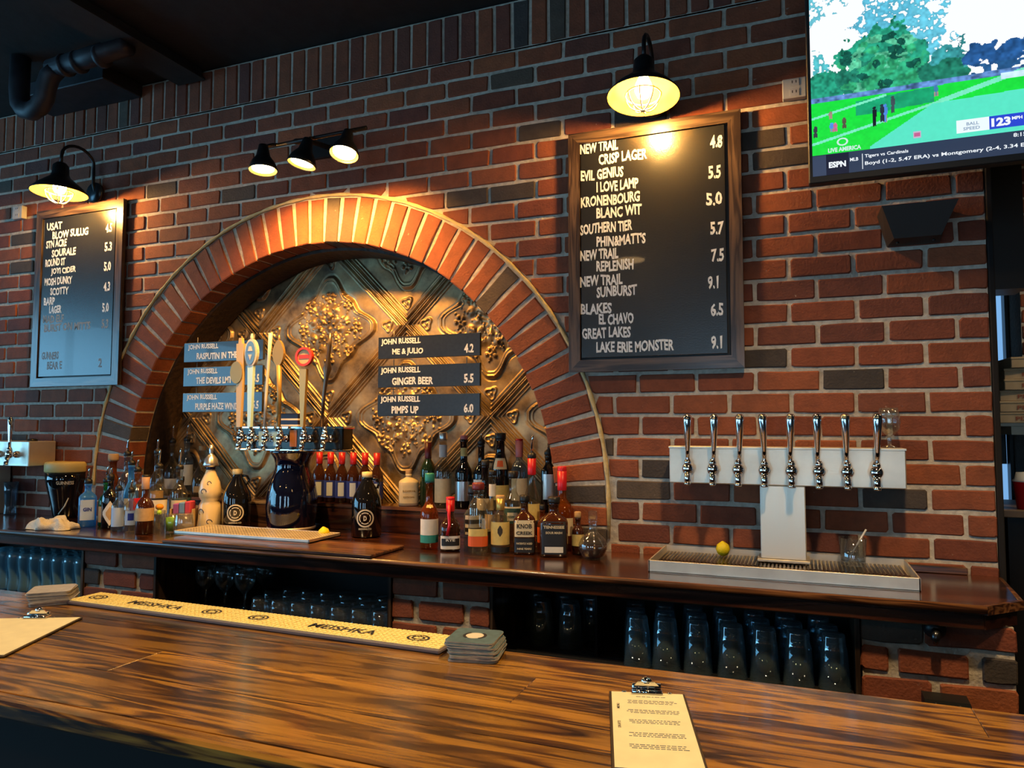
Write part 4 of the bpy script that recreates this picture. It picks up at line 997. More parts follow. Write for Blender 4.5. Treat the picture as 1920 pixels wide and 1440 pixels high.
# ================================================================== TELEVISION
tv = thing('television', 'large wall-mounted television showing a golf broadcast at the top right', 'television', (.664, -.30, 2.245), 0)
tv.rotation_euler = (R(1.5), 0, 0)
TW, TH = 1.24, .72
MB().box(-TW / 2, TW / 2, -.004, .035, 0, TH, .003).build('bezel', BLACKP, tv)
MB().box(-.25, .25, .035, .275, .18, .52).build('wall_mount', BLACKM, tv)
def screen():
    sw, shh = TW - .022, TH - .034
    nx, nz = 560, 320
    s = np.linspace(0, sw, nx + 1)[:-1] + sw / nx / 2; t = np.linspace(0, shh, nz + 1)[:-1] + shh / nz / 2
    Sx, T = np.meshgrid(s, t, indexing='ij')
    rs = np.random.RandomState(5)
    def noise(f, seed):
        r_ = np.random.RandomState(seed); g = r_.rand(int(sw * f) + 3, int(shh * f) + 3)
        a = Sx * f; b = T * f; i = a.astype(int); j = b.astype(int); u = a - i; v = b - j; u = u * u * (3 - 2 * u); v = v * v * (3 - 2 * v)
        return g[i, j] * (1 - u) * (1 - v) + g[i + 1, j] * u * (1 - v) + g[i, j + 1] * (1 - u) * v + g[i + 1, j + 1] * u * v
    fine = noise(150, 1) * .5 + noise(70, 2) * .5; mid = noise(28, 3)
    C = np.ones((nx, nz, 3)) * np.array([.93, .96, 1.0])
    def put(mask, col, var=0.):
        c = np.array(col)[None, :] * (1 + var * (fine[mask] - .5)[:, None]); C[mask] = np.clip(c, 0, 1)
    def blob(cx, cz, rx, rz, col, edge=.35, var=1.2, dens=.0, seed=9):
        d = np.hypot((Sx - cx) / rx, (T - cz) / rz) + edge * (noise(40, seed) - .5) * 1.6 + edge * (fine - .5)
        m = (d < 1) & (fine > dens); put(m, col, var)
    G1, G2, G3 = (.02, .33, .20), (.015, .20, .13), (.05, .52, .60)
    blob(.225, .40, .10, .10, (.10, .45, .62), .6, 1.4, .38, 11); blob(.30, .37, .07, .09, (.12, .50, .66), .7, 1.3, .42, 12)
    blob(.01, .50, .06, .03, (.12, .45, .55), 1.0, 1.2, .5, 13); blob(.09, .52, .03, .02, (.12, .45, .55), 1.0, 1.2, .5, 14)
    blob(.02, .32, .02, .05, (.08, .45, .5), .8, 1.2, .4, 15)
    blob(.19, .32, .115, .095, G1, .45, 1.6, 0, 16); blob(.13, .27, .07, .06, G2, .4, 1.6, 0, 17); blob(.22, .27, .09, .07, (.03, .40, .20), .4, 1.6, 0, 18)
    blob(.03, .245, .06, .055, G1, .4, 1.6, 0, 19); blob(.352, .285, .05, .06, (.04, .30, .32), .6, 1.6, .2, 20); blob(.345, .25, .055, .045, G2, .4, 1.5, 0, 21)
    for k in range(46):
        a = rs.uniform(0, 2 * PI); q_ = rs.uniform(0, 1) ** .5; lit = rs.rand()
        cx, cz = .185 + .105 * q_ * math.cos(a), .305 + .085 * q_ * math.sin(a)
        blob(cx, cz, rs.uniform(.010, .022), rs.uniform(.008, .016), (.10, .52, .30) if lit > .6 else ((.006, .10, .07) if lit < .35 else (.03, .36, .16)), .9, 1.8, .25, 60 + k)
    for k in range(26):
        cx = .42 + k * .032; blob(cx, .285 + .012 * math.sin(k * 2.3) + .0006 * k, .026, .030, (.02, .10, .30), .5, 1.2, 0, 30 + k)
    put((Sx > .41) & (T < .262) & (T > .215) & (noise(60, 8) > .45), (.02, .10, .26), .8)
    hz = .222 + .012 * np.clip(Sx - .2, 0, 1)
    grass = T < hz
    put((T < hz + .012) & (T > hz - .012), (.10, .22, .50), 2.0)
    put(T < hz - .004, (.01, .74, .05), .25)
    put((T < hz - .004) & (Sx > .12) & (Sx < .32) & (np.abs(T - (.190 + .05 * (Sx - .2))) < .022), (.01, .36, .16), .5)
    # light cart track and fairway edge
    for (a0, b0, a1, b1, wd_) in [(0, .172, .20, .214, .0035), (.0, .095, .33, .172, .004), (.33, .172, .55, .232, .007)]:
        tt = np.clip((Sx - a0) / (a1 - a0), 0, 1); put((Sx >= a0) & (Sx <= a1) & (np.abs(T - (b0 + (b1 - b0) * tt)) < wd_), (.20, .82, .55), .2)
    fair = (T < .070 + (Sx - .155) * .62) & (T < .170 + .03 * (Sx - .33)) & (Sx > .155)
    put(fair, (.10, .78, .56), .08)
    put((T > .21) & (T < .228 + .0 * Sx) & (Sx > .48), (.62, .85, .95), .3)
    def rect(a0, a1, b0, b1, col, var=0): put((Sx > a0) & (Sx < a1) & (T > b0) & (T < b1), col, var)
    for (a, b, h, c) in [(.168, .128, .060, (.01, .01, .02)), (.196, .134, .056, (.08, .25, .75)), (.188, .14, .05, (.02, .03, .05)), (.054, .128, .026, (.08, .3, .8)), (.064, .128, .024, (.6, .15, .3)), (.088, .134, .03, (.10, .08, .06)), (.01, .118, .032, (.04, .04, .06)), (.052, .168, .018, (.35, .25, .2)), (.325, .19, .03, (.05, .2, .4)), (.216, .16, .05, (.05, .07, .09))]:
        put(((np.abs(Sx - a) < .0055 * (.7 + .3 * (T > b + h * .45))) & (T > b) & (T < b + h * .8)) | (np.hypot(Sx - a, T - (b + h * .88)) < .0045), c, .4)
        put((np.abs(np.abs(Sx - a) - .003) < .0016) & (T > b - .002) & (T < b + h * .35), (.35, .28, .25) if c[2] > .3 else c, .2)
    rect(0, 9, 0, .062, (.012, .020, .055)); rect(0, .036, 0, .060, (.035, .055, .11)); rect(.036, .098, .0, .060, (.004, .008, .03))
    rect(.098, 9, .0, .062, (.022, .040, .085)); rect(.1325, .1355, .006, .052, (.7, .75, .8))
    rect(.372, .450, .074, .112, (.82, .93, .97)); rect(.450, .532, .074, .112, (.02, .06, .62)); rect(.532, .56, .088, .100, (.75, .03, .04)); rect(.56, .63, .074, .112, (.75, .03, .04))
    rect(.265, .285, .078, .096, (.55, .45, .60)); rect(.268, .282, .081, .093, (.55, .12, .28))
    rect(.4, 9, .045, .062, (.022, .040, .085))
    return sw, shh, nx, nz, C
sw, shh, nx, nz, C = screen()
gx = np.linspace(0, sw, nx + 1) - sw / 2; gz = np.linspace(0, shh, nz + 1) + .020
GX, GZ = np.meshgrid(gx, gz, indexing='ij')
v = np.stack([GX, np.full_like(GX, -.0048), GZ], -1).reshape(-1, 3); idx = np.arange((nx + 1) * (nz + 1)).reshape(nx + 1, nz + 1)
q = np.stack([idx[:-1, :-1], idx[1:, :-1], idx[1:, 1:], idx[:-1, 1:]], -1).reshape(-1, 4)
me = bpy.data.meshes.new('screen'); me.vertices.add(len(v)); me.vertices.foreach_set('co', v.ravel())
me.loops.add(q.size); me.loops.foreach_set('vertex_index', q.ravel()); me.polygons.add(len(q)); me.polygons.foreach_set('loop_start', np.arange(0, q.size, 4)); me.update(calc_edges=True)
ca = me.color_attributes.new('picture', 'FLOAT_COLOR', 'CORNER')
cc = np.concatenate([C.reshape(-1, 3), np.ones((nx * nz, 1))], 1); ca.data.foreach_set('color', np.repeat(cc, 4, axis=0).ravel())
m, nt, b = newmat('lit_screen_picture'); vc = N(nt, 'ShaderNodeVertexColor'); vc.layer_name = 'picture'
b.inputs['Base Color'].default_value = (.01, .01, .01, 1); b.inputs['Roughness'].default_value = .3
nt.links.new(vc.outputs['Color'], b.inputs['Emission Color']); b.inputs['Emission Strength'].default_value = 1.05
me.materials.append(m); so = bpy.data.objects.new('screen', me); link(so); so.parent = tv
LIT = simple('lit_white_caption', (.02, .02, .02), .4, emis=(.9, .95, 1), estr=1.0); LITN = simple('lit_navy_caption', (.02, .02, .02), .4, emis=(.25, .35, .5), estr=1.0); LITT = simple('lit_pale_caption', (.02, .02, .02), .4, emis=(.7, .95, .9), estr=.9)
def cap(s, a, b_, wd, h, mat=None, bold=.02):
    q = MB(); text_on(q, s, -sw / 2 + a, -.0053, .020 + b_, wd, h, bold); q.build('caption', mat or LIT, so)
cap('Tigers vs Cardinals', .140, .036, .112, .0125); cap('Boyd (1-2, 5.47 ERA) vs Montgomery (2-4, 3.34 ERA)', .140, .014, .42, .0135)
cap('MLB', .101, .033, .022, .010); cap('ESPN', .044, .020, .046, .018, bold=.05); cap('123', .455, .081, .045, .024, bold=.05); cap('MPH', .503, .094, .024, .009, bold=.04)
cap('BALL', .396, .094, .030, .009, LITN); cap('SPEED', .388, .081, .040, .009, LITN); cap('8:15', .505, .046, .03, .011); cap('LIVE AMERICA', .043, .066, .088, .013, LITT, .04)
q = MB()
for k in range(12):
    t0, t1 = 2 * PI * k / 12, 2 * PI * (k + 1) / 12
    f_ = lambda t, r: (-sw / 2 + .082 + r * 1.3 * math.cos(t), -.0053, .020 + .094 + r * math.sin(t)); q.add([f_(t0, .012), f_(t1, .012), f_(t1, .008), f_(t0, .008)], [(0, 1, 2, 3)])
q.build('round_logo', LITT, so)

# ================================================================== SMALL WALL FIXTURES
spk = thing('wall_speaker', 'black wedge-shaped box with sloping sides fixed to the brick under the television', 'speaker', (.352, 0, 2.105))
mb = MB(); v = [(-.100, -.14, .098), (.106, -.14, .098), (.106, -.002, .102), (-.100, -.002, .102), (-.065, -.11, 0), (.062, -.11, 0), (.075, -.002, 0), (-.075, -.002, 0)]
mb.add(v, [(0, 1, 2, 3), (7, 6, 5, 4), (4, 5, 1, 0), (5, 6, 2, 1), (6, 7, 3, 2), (7, 4, 0, 3)]); mb.build('housing', simple('brown_black_plastic', (.020, .014, .011), .6), spk)
for x in (-.05, .05): MB().lathe([(.0045, -.006), (.0045, .001)], 8, Matrix.Translation((x, -.06, -.0))).build('screw', BLACKP, spk)
def outlet(label, x, z, w_=.076):
    t = thing('wall_outlet', label, 'outlet', (x, 0, z)); g = simple('grey_white_plastic', (.42, .43, .42), .5)
    MB().box(-w_ / 2, w_ / 2, -.030, -.001, -.034, .034, .003).build('box', g, t)
    for dz in (-.017, .017):
        s_ = MB(); s_.box(-.016, .016, -.0325, -.0302, dz - .012, dz + .012, .001); s_.build('socket', g, t)
        q = MB()
        for dx in (-.006, .006): q.box(dx - .0015, dx + .0015, -.0329, -.0326, dz - .002, dz + .007)
        q.build('slots', BLACKP, t)
outlet('small grey-white electrical outlet on the brick beside the television', .010, 2.668)
outlet('small white electrical box beside the far left chalkboard', -3.83, 2.655)
op = thing('bottle_opener', 'dark round bottle opener fixed to the right brick pier', 'bottle opener', (.322, -.380, .998))
MB().lathe([(.0005, .0), (.024, .0), (.028, .010), (.024, .028), (.012, .036), (.0005, .038)], 18, Matrix.Rotation(R(90), 4, 'X') @ Matrix.Rotation(0, 4, 'X'), False, False).build('mount', BLACKM, op)
MB().tube([(0, -.03, 0), (-.004, -.045, -.020), (-.004, -.040, -.034)], [.012, .011, .005], 10).build('claw', simple('gunmetal', (.06, .065, .07), .25, .9), op)
bx = thing('cap_catcher', 'black box with chrome screws low on the right brick pier', 'box', (.345, -.382, .800))
mb = MB(); mb.add([(-.058, 0, .030), (.045, 0, .030), (.058, -.0, -.012), (-.058, 0, -.012), (-.058, -.05, .026), (.045, -.05, .026), (.060, -.06, -.020), (-.052, -.06, -.020)], [(0, 1, 5, 4), (4, 5, 6, 7), (1, 2, 6, 5), (3, 0, 4, 7), (2, 3, 7, 6), (3, 2, 1, 0)]); mb.build('bin', BLACKP, bx)
for x in (-.032, .022): MB().sphere((x, -.052, .016), .0035, 10, 6).build('screw', CHROME, bx)
MB().box(-.055, .05, -.062, -.0585, .004, .007).build('lip', simple('gunmetal', (.06, .065, .07), .25, .9), bx)

# ================================================================== BEYOND THE WALL END (right)
MB().box(.5555, .572, -.004, .05, 0, 3.22, .003).build('trim_4', simple('matte_black_paint', (.008, .007, .006), .8), None, 'structure')
MB().box(.64, .765, .45, .60, 2.02, 3.22).build('trim_5', BLACKM, None, 'structure')
DAY3 = daylight('daylight_slit', (.25, .55, 1.0), .9)
ww = slab('wall_side', .60, .92, 1.75, 1.85, 0, 3.22, PLASTER)
slab('wall_side', .60, 2.4, 1.86, 1.95, 0, 3.22, PLASTER)
w4 = MB().box(.935, 1.005, 1.80, 1.81, 1.12, 2.25).build('window_4', DAY3, None, 'structure')
wf = MB(); wf.box(.92, .938, 1.78, 1.80, 1.1, 2.27); wf.box(.985, 1.05, 1.72, 1.78, 1.0, 3.2); wf.box(.935, .985, 1.785, 1.799, 1.34, 1.56); wf.build('window_frame', BLACKM, w4)
# strip of brick wall further right
sw_ = MB().box(1.00, 2.2, 1.50, 1.70, 0, 3.22).build('wall_right_room', MORTAR, None, 'structure')
for i in range(20):
    z1 = 3.0 - i * M_H
    if z1 < 1.85: break
    for j in range(3):
        a = 1.002 + (j - (.5 if i % 2 else 0)) * M_LEN; a0 = max(1.002, a)
        if a + M_LEN - JT - a0 < .03: continue
        m_ = MB(); brick_geo(m_, rect8(a0, a + M_LEN - JT, z1 - M_H + JT, z1), 1.494, .02); m_.build('brick', RED, sw_)
cnt = thing('side_counter', 'brown wooden counter edge in the far room at the right edge', 'counter', (1.205, .95, 0))
MB().box(-.47, .6, -.15, .35, 1.170, 1.200, .003).build('counter_top', simple('brown_laminate', (.16, .11, .07), .4), cnt)
MB().box(-.44, .6, -.12, .34, 0, 1.170).build('cabinet', BLACKM, cnt)
KRAFT = simple('kraft_card', (.52, .38, .22), .8, var=.1, bscale=20); PRINT = simple('red_brown_print', (.35, .10, .05), .8)
rk = thing('wire_rack', 'pale metal rack shelf carrying the pizza boxes at the right edge', 'rack', (1.03, 1.0, 1.53))
MB().box(-.275, .30, -.10, .30, .0, .012).build('rack_shelf', simple('cream_metal', (.55, .5, .38), .5), rk); MB().box(-.215, .2, -.06, .2, -.035, -.001).build('bracket', simple('cream_metal', (.55, .5, .38), .5), rk)
MB().box(.20, .23, .23, .26, -.328, .0).build('post', BLACKM, rk)
pz = None
for k in range(6):
    off = [-.0, .004, .012, .02, .03, .042][k]
    t = thing('pizza_box', '%s kraft pizza box in the stack at the right edge' % ['lowest', 'second from lowest', 'third from lowest', 'third from top', 'second from top', 'topmost'][k], 'box', (1.008 + off, 1.0, 1.5425 + k * .0445), R([0, 1, -1, 2, -1, 3][k]), 'pizza boxes stacked at the right edge')
    MB().box(-.25, .25, -.12, .28, 0, .038, .002).build('box_body', KRAFT, t); MB().box(-.252, .252, -.122, .282, .034, .0435, .002).build('lid', KRAFT, t)
    q = MB(); text_on(q, 'PIZZA', -.19, -.1215, .010, .09, .016, .03); q.build('printed_word', PRINT, t)
cu = thing('red_cup', 'red plastic cup with white lid on the counter at the right edge', 'cup', (.836, .86, 1.2005))
MB().lathe([(.0005, 0), (.030, .0), (.041, .105), (.0425, .108)], 20, None, False, True).build('cup', simple('red_plastic', (.55, .01, .015), .35), cu)
MB().lathe([(.043, .108), (.044, .113), (.036, .120), (.030, .145), (.0005, .147)], 20).build('lid', WHITE, cu)

# ================================================================== TAP TOWERS
def tap(parent, x, y, z, handle='chrome', hh=.115, pear=None):
    """faucet with shank, body, spout and lever; local to the tower"""
    q = MB()
    q.lathe([(.017, 0), (.017, .008), (.011, .012), (.0105, .030)], 16, Matrix.Translation((x, y, z)) @ Matrix.Rotation(R(90), 4, 'X'))
    q.sphere((x, y - .036, z + .002), .0195, 16, 10, (1, .9, 1.05))
    q.lathe([(.012, 0), (.013, .008), (.0085, .018)], 14, Matrix.Translation((x, y - .036, z + .016)))
    q.tube([(x, y - .040, z - .008), (x, y - .048, z - .026), (x, y - .052, z - .046)], [.012, .0105, .009], 12)
    q.lathe([(.0105, 0), (.0115, .004), (.0105, .010)], 12, Matrix.Translation((x, y - .052, z - .050)))
    f = q.build('faucet', CHROME, parent)
    return f
# right tower: steel T with eight plain levers
tr = thing('beer_tower', 'brushed steel T-shaped beer tower with eight chrome levers in front of the brick', 'beer tower', (-.052, -.12, 1.100))
MB().box(-.355, .352, -.0, .105, .237, .357, .003).build('header_box', STEEL, tr)
MB().box(-.357, .354, -.002, .107, .352, .359, .001).build('header_lid', STEEL, tr)
MB().box(-.068, .068, .004, .090, .004, .237, .003).build('column', STEELV, tr)
MB().box(-.078, .078, -.008, .098, -.004, .004, .001).build('column_foot', STEEL, tr)
for k in range(8):
    x = -.289 + k * .0795
    tap(tr, x, 0, .285)
    l = MB(); l.lathe([(.0068, 0), (.0075, .03), (.0115, .085), (.0142, .125), (.0135, .140), (.008, .147), (.0005, .148)], 16, Matrix.Translation((x + .004 * math.sin(k), -.037, .318)) @ Matrix.Rotation(R(rnd.uniform(-2, 3)), 4, 'Y') @ Matrix.Rotation(R(4), 4, 'X'))
    l.build('lever', CHROME, tr)
ty = thing('drip_tray', 'long steel drip tray under the right beer tower', 'drip tray', (-.070, -.165, SHELF_Z + .0005))
q = MB(); W2, D2 = .372, .158
q.box(-W2, W2, -D2, -D2 + .004, 0, .036, .001); q.box(-W2, W2, D2 - .004, D2, 0, .036); q.box(-W2, -W2 + .004, -D2, D2, 0, .036); q.box(W2 - .004, W2, -D2, D2, 0, .036); q.box(-W2, W2, -D2, D2, 0, .003)
q.build('tray_pan', STEEL, ty)
q = MB(); x = -W2 + .010
while x < W2 - .012: q.box(x, x + .006, -D2 + .008, D2 - .008, .014, .017); x += .0115
q.box(-W2 + .006, W2 - .006, -.004, .004, .0105, .0138)
q.build('grate_bars', simple('stained_steel', (.16, .12, .085), .3, 1, var=.4, bscale=12), ty)
tr['label'] = 'brushed steel T-shaped beer tower with eight plain chrome levers, right of the arch'
# small stemmed glass on the right end of the tower
q = MB(); q.lathe([(.0004, .0), (.022, .0), (.022, .003), (.006, .009), (.0055, .018), (.009, .026), (.004, .034), (.016, .044), (.030, .060), (.033, .080), (.031, .100), (.026, .124), (.0245, .124), (.0295, .100), (.0315, .080), (.028, .061), (.014, .047), (.0004, .044)], 20, None, False, False)
tag(q.build('goblet', GLASS), 'small clear stemmed tulip glass on the right end of the steel tower', 'glass'); bpy.context.scene.collection.objects[-1].location = (.262, -.065, 1.4595)
# lemon, stirring glass
lem = MB(); lem.lathe([(.0005, -.024), (.008, -.0225), (.018, -.015), (.023, 0), (.019, .014), (.009, .022), (.004, .026), (.0005, .027)], 18, Matrix.Rotation(R(12), 4, 'X'), False, False)
lo = lem.build('lemon', simple('lemon_peel', (.80, .62, .01), .45, bump=.25, bscale=300)); lo.location = (-.243, -.060, 1.1175); tag(lo, 'bright yellow lemon standing on the right drip tray beside the steel column', 'lemon')
rg = thing('rocks_glass', 'clear rocks glass with a straw standing on the right drip tray', 'glass', (.150, -.075, 1.0935))
MB().lathe([(.0004, 0), (.034, 0), (.036, .01), (.0405, .085), (.0385, .085), (.034, .014), (.0004, .012)], 20, None, False, False).build('glass_body', GLASS, rg)
MB().tube([(-.015, 0, .014), (.040, .008, .112)], .0028, 8).build('straw', simple('clear_straw', (.6, .6, .6), .2), rg)
for k, (a, b_, c_) in enumerate([(.006, .004, .028), (-.012, -.008, .034), (.004, -.010, .052)]):
    m_ = MB().box(a - .011, a + .011, b_ - .011, b_ + .011, c_ - .011, c_ + .011, .002); m_.build('ice_cube', GLASS, rg)

# left tower: black-blue glazed ceramic column with six tall branded handles
tw = thing('ceramic_beer_tower', 'dark navy glazed ceramic beer tower with six tall tap handles inside the arch', 'beer tower', (-2.029, -.020, SHELF_Z + .0135))
MB().lathe([(.0005, 0), (.094, 0), (.098, .008), (.104, .04), (.108, .09), (.106, .14), (.098, .185), (.084, .222), (.073, .25), (.071, .275), (.078, .30), (.092, .322), (.096, .332), (.0005, .334)], 36, None, False, False).build('column', NAVYGLAZE, tw)
MB().lathe([(.100, 0), (.101, .010), (.0985, .012)], 36).build('foot_ring', STEEL, tw)
MB().box(-.245, .285, -.045, .030, .337, .430, .005).build('header_body', simple('dark_header_metal', (.05, .045, .04), .18, .9), tw)
hb = MB(); hb.box(-.250, .290, -.052, .036, .426, .436, .002); hb.box(-.250, .290, -.052, .036, .332, .340, .002); hb.build('header_rims', CHROME, tw)
MB().box(-.145, -.04, -.0475, -.045, .352, .415).build('badge', simple('pale_blue_badge', (.35, .62, .80), .3), tw)
MB().box(.020, .055, -.0475, -.045, .350, .420).build('badge', simple('amber_wood_badge', (.32, .12, .03), .3), tw)
GOLD = simple('brass_handle', (.48, .33, .12), .33, .5); GOLDP = simple('bronze_paint', (.36, .24, .08), .4, .4)
IVORY = simple('ivory_resin', (.62, .58, .50), .35); BLUEP = simple('sky_blue_lacquer', (.10, .25, .55), .3); PALEB = simple('pale_blue_lacquer', (.50, .78, .88), .3)
REDP = simple('red_lacquer', (.55, .04, .02), .35); TANP = simple('tan_lacquer', (.55, .40, .18), .35)
hx = [-.212, -.155, -.078, -.003, .118, .222]
def plate(parent, name, pts, y0, y1, mat): return MB().prism(pts, y0, y1).build(name, mat, parent)
def ell(cx, cz, rx, rz, n=24, p=2): 
    o = []
    for k in range(n):
        a = 2 * PI * k / n; c, s = math.cos(a), math.sin(a); rr = 1 / (abs(c) ** p + abs(s) ** p) ** (1 / p); o.append((cx + rx * rr * c, cz + rz * rr * s))
    return o
for k, x in enumerate(hx):
    tap(tw, x, -.045, .385)
    z0 = .405; y = -.090
    MB().lathe([(.007, 0), (.009, .012), (.006, .03)], 12, Matrix.Translation((x, y + .008, z0))).build('ferrule', CHROME, tw)
    b0 = z0 + .028
    if k == 0:
        h_ = plate(tw, 'tap_handle', [(x - .010, b0), (x + .010, b0), (x + .017, b0 + .20), (x + .020, b0 + .36), (x + .010, b0 + .36), (x + .007, b0 + .385), (x - .007, b0 + .385), (x - .010, b0 + .36), (x - .020, b0 + .36), (x - .017, b0 + .20)], y - .008, y + .008, TANP)
        plate(h_, 'medallion', ell(x - .014, b0 + .235, .033, .048), y - .013, y - .0085, GOLDP)
    elif k == 1:
        h_ = plate(tw, 'tap_handle', [(x - .008, b0), (x + .008, b0), (x + .015, b0 + .27), (x - .015, b0 + .27)], y - .008, y + .008, PALEB)
        plate(h_, 'white_rim', ell(x + .002, b0 + .318, .033, .060), y - .009, y + .007, IVORY); plate(h_, 'blue_oval', ell(x + .002, b0 + .318, .025, .050), y - .012, y - .0095, BLUEP)
        plate(h_, 'oval_band', [(x - .010, b0 + .325), (x + .014, b0 + .325), (x + .008, b0 + .345), (x - .004, b0 + .345)], y - .0135, y - .0125, IVORY); plate(h_, 'oval_band', [(x - .008, b0 + .310), (x + .012, b0 + .310), (x + .002, b0 + .285)], y - .0135, y - .0125, IVORY)
        MB().lathe([(.005, 0), (.008, .012), (.004, .03)], 10, Matrix.Translation((x, y, b0 + .372))).build('finial', IVORY, h_)
    elif k == 2:
        MB().tube([(x, y, b0), (x + .004, y, b0 + .12), (x + .016, y, b0 + .30), (x + .022, y, b0 + .40)], [.006, .006, .0075, .009], 10).build('tap_handle', IVORY, tw)
    elif k == 3:
        h_ = MB().tube([(x, y, b0), (x - .002, y, b0 + .15), (x - .006, y, b0 + .26)], [.007, .010, .011], 12).build('tap_handle', GOLDP, tw)
        plate(h_, 'shield', ell(x - .008, b0 + .310, .029, .058, p=1.6), y - .007, y + .007, GOLDP); MB().lathe([(.004, 0), (.005, .01), (.002, .024)], 10, Matrix.Translation((x - .008, y, b0 + .365))).build('finial', GOLD, h_)
    elif k == 4:
        h_ = plate(tw, 'tap_handle', [(x - .007, b0), (x + .007, b0), (x + .018, b0 + .24), (x - .018, b0 + .24)], y - .008, y + .008, GOLD)
        q = MB(); n_ = 28; cx_, cz_ = x + .004, b0 + .292
        for j in range(n_):
            t0, t1 = 2 * PI * j / n_, 2 * PI * (j + 1) / n_; f_ = lambda t, r: (cx_ + r * math.cos(t), cz_ + r * .95 * math.sin(t))
            q.prism([f_(t0, .042), f_(t1, .042), f_(t1, .032), f_(t0, .032)], y - .010, y + .006)
        q.build('red_ring', REDP, h_); plate(h_, 'disc', ell(cx_, cz_, .0325, .031), y - .005, y + .004, TANP); plate(h_, 'red_bar', [(cx_ - .026, cz_ - .008), (cx_ + .026, cz_ - .008), (cx_ + .026, cz_ + .008), (cx_ - .026, cz_ + .008)], y - .0065, y - .0052, REDP)
    else:
        MB().tube([(x - .010, y, b0), (x - .003, y, b0 + .12), (x + .008, y, b0 + .20), (x + .012, y, b0 + .24), (x + .015, y, b0 + .27), (x + .022, y, b0 + .33), (x + .026, y, b0 + .385)], [.006, .007, .009, .018, .009, .008, .006], 12).build('tap_handle', simple('dark_bronze', (.14, .10, .07), .3, .8), tw)
# perforated tray under it
pt = thing('drip_tray', 'perforated steel drip tray under the navy ceramic tower', 'drip tray', (-2.015, -.170, SHELF_Z + .0145))
pt.location = (-2.03, -.235, SHELF_Z + .0145)
tr2 = MB(); tr2.box(-.33, .33, -.10, .10, 0, .004); tr2.box(-.33, .33, -.10, -.096, 0, .014, .001); tr2.box(-.33, .33, .096, .10, 0, .014); tr2.box(-.33, -.326, -.10, .10, 0, .014); tr2.box(.326, .33, -.10, .10, 0, .014); tr2.build('tray_pan', STEEL, pt)
q = MB(); q.box(-.326, .326, -.096, .096, .010, .0125); q.build('perforated_plate', STEEL, pt)
q = MB()
x = -.315
while x < .32:
    y = -.09
    while y < .088:
        q.add([(x, y, .0128), (x + .0065, y, .0128), (x + .0065, y + .0065, .0128), (x, y + .0065, .0128)], [(0, 1, 2, 3)]); y += .0145
    x += .0145
q.build('drain_holes', BLACKP, pt, 'stuff')

# far-left tower, cut by the frame
ft = thing('left_beer_tower', 'steel-fronted box beer tower with levers at the far left edge, shining blue', 'beer tower', (-3.62, 0, SHELF_Z + .0005))
MB().box(-.50, .126, -.150, -.010, .252, .374, .003).build('header_box', STEEL, ft); MB().box(-.40, -.20, -.10, -.01, .0, .252, .003).build('column', STEELV, ft)
MB().lathe([(.024, 0), (.024, .006), (.016, .012), (.0005, .013)], 14, Matrix.Translation((.05, -.08, .374))).build('vent_cap', BLACKP, ft)
for k in range(4):
    x = .042 - k * .125
    tap(ft, x, -.150, .310); MB().lathe([(.006, 0), (.007, .03), (.011, .10), (.012, .14), (.006, .15), (.0005, .151)], 14, Matrix.Translation((x, -.187, .342))).build('lever', CHROME, ft)

# ================================================================== BOTTLES
CREAM = simple('cream_label', (.66, .56, .36), .75, var=.06, bscale=60); WLAB = simple('white_label', (.70, .68, .62), .75, var=.05, bscale=60); TANL = simple('tan_label', (.50, .34, .17), .75, var=.12, bscale=50)
YLAB = simple('yellow_label', (.66, .50, .16), .7, var=.12, bscale=50); BLAB = simple('black_label', (.015, .015, .017), .5); TEALL = simple('teal_label', (.03, .26, .22), .6); ORL = simple('orange_label', (.70, .11, .02), .6); GRL = simple('dark_green_label', (.03, .07, .045), .6)
BLUEL = simple('navy_blue_label', (.02, .04, .30), .5); LBL = simple('pale_blue_label', (.45, .58, .78), .6); REDW = simple('red_wax', (.55, .012, .02), .35); REDF = simple('red_foil', (.42, .015, .02), .3, .3); TEALC = simple('teal_cap', (.02, .22, .19), .4)
BLC = simple('black_cap', (.012, .012, .012), .4); CORK = simple('cork', (.42, .27, .13), .8); SILVER = simple('silver_foil', (.62, .62, .6), .28, .9); PINKF = simple('pink_foil', (.50, .14, .13), .45); GOLDF = simple('gold_foil', (.60, .42, .12), .35, .7); PURL = simple('violet_label', (.30, .20, .42), .6)
def prof_round(r, H, body, sh, rn, foot=.004):
    zb, zs = H * body, H * sh
    return [(.0005, .002), (r * .55, .003), (r - .004, .0), (r, .004), (r, zb), (r * .97, zb + (zs - zb) * .2), (r * .80, zb + (zs - zb) * .5), (rn + (r - rn) * .22, zb + (zs - zb) * .8), (rn, zs), (rn * .97, H - .012), (rn * 1.12, H - .011), (rn * 1.12, H), (.0005, H)]
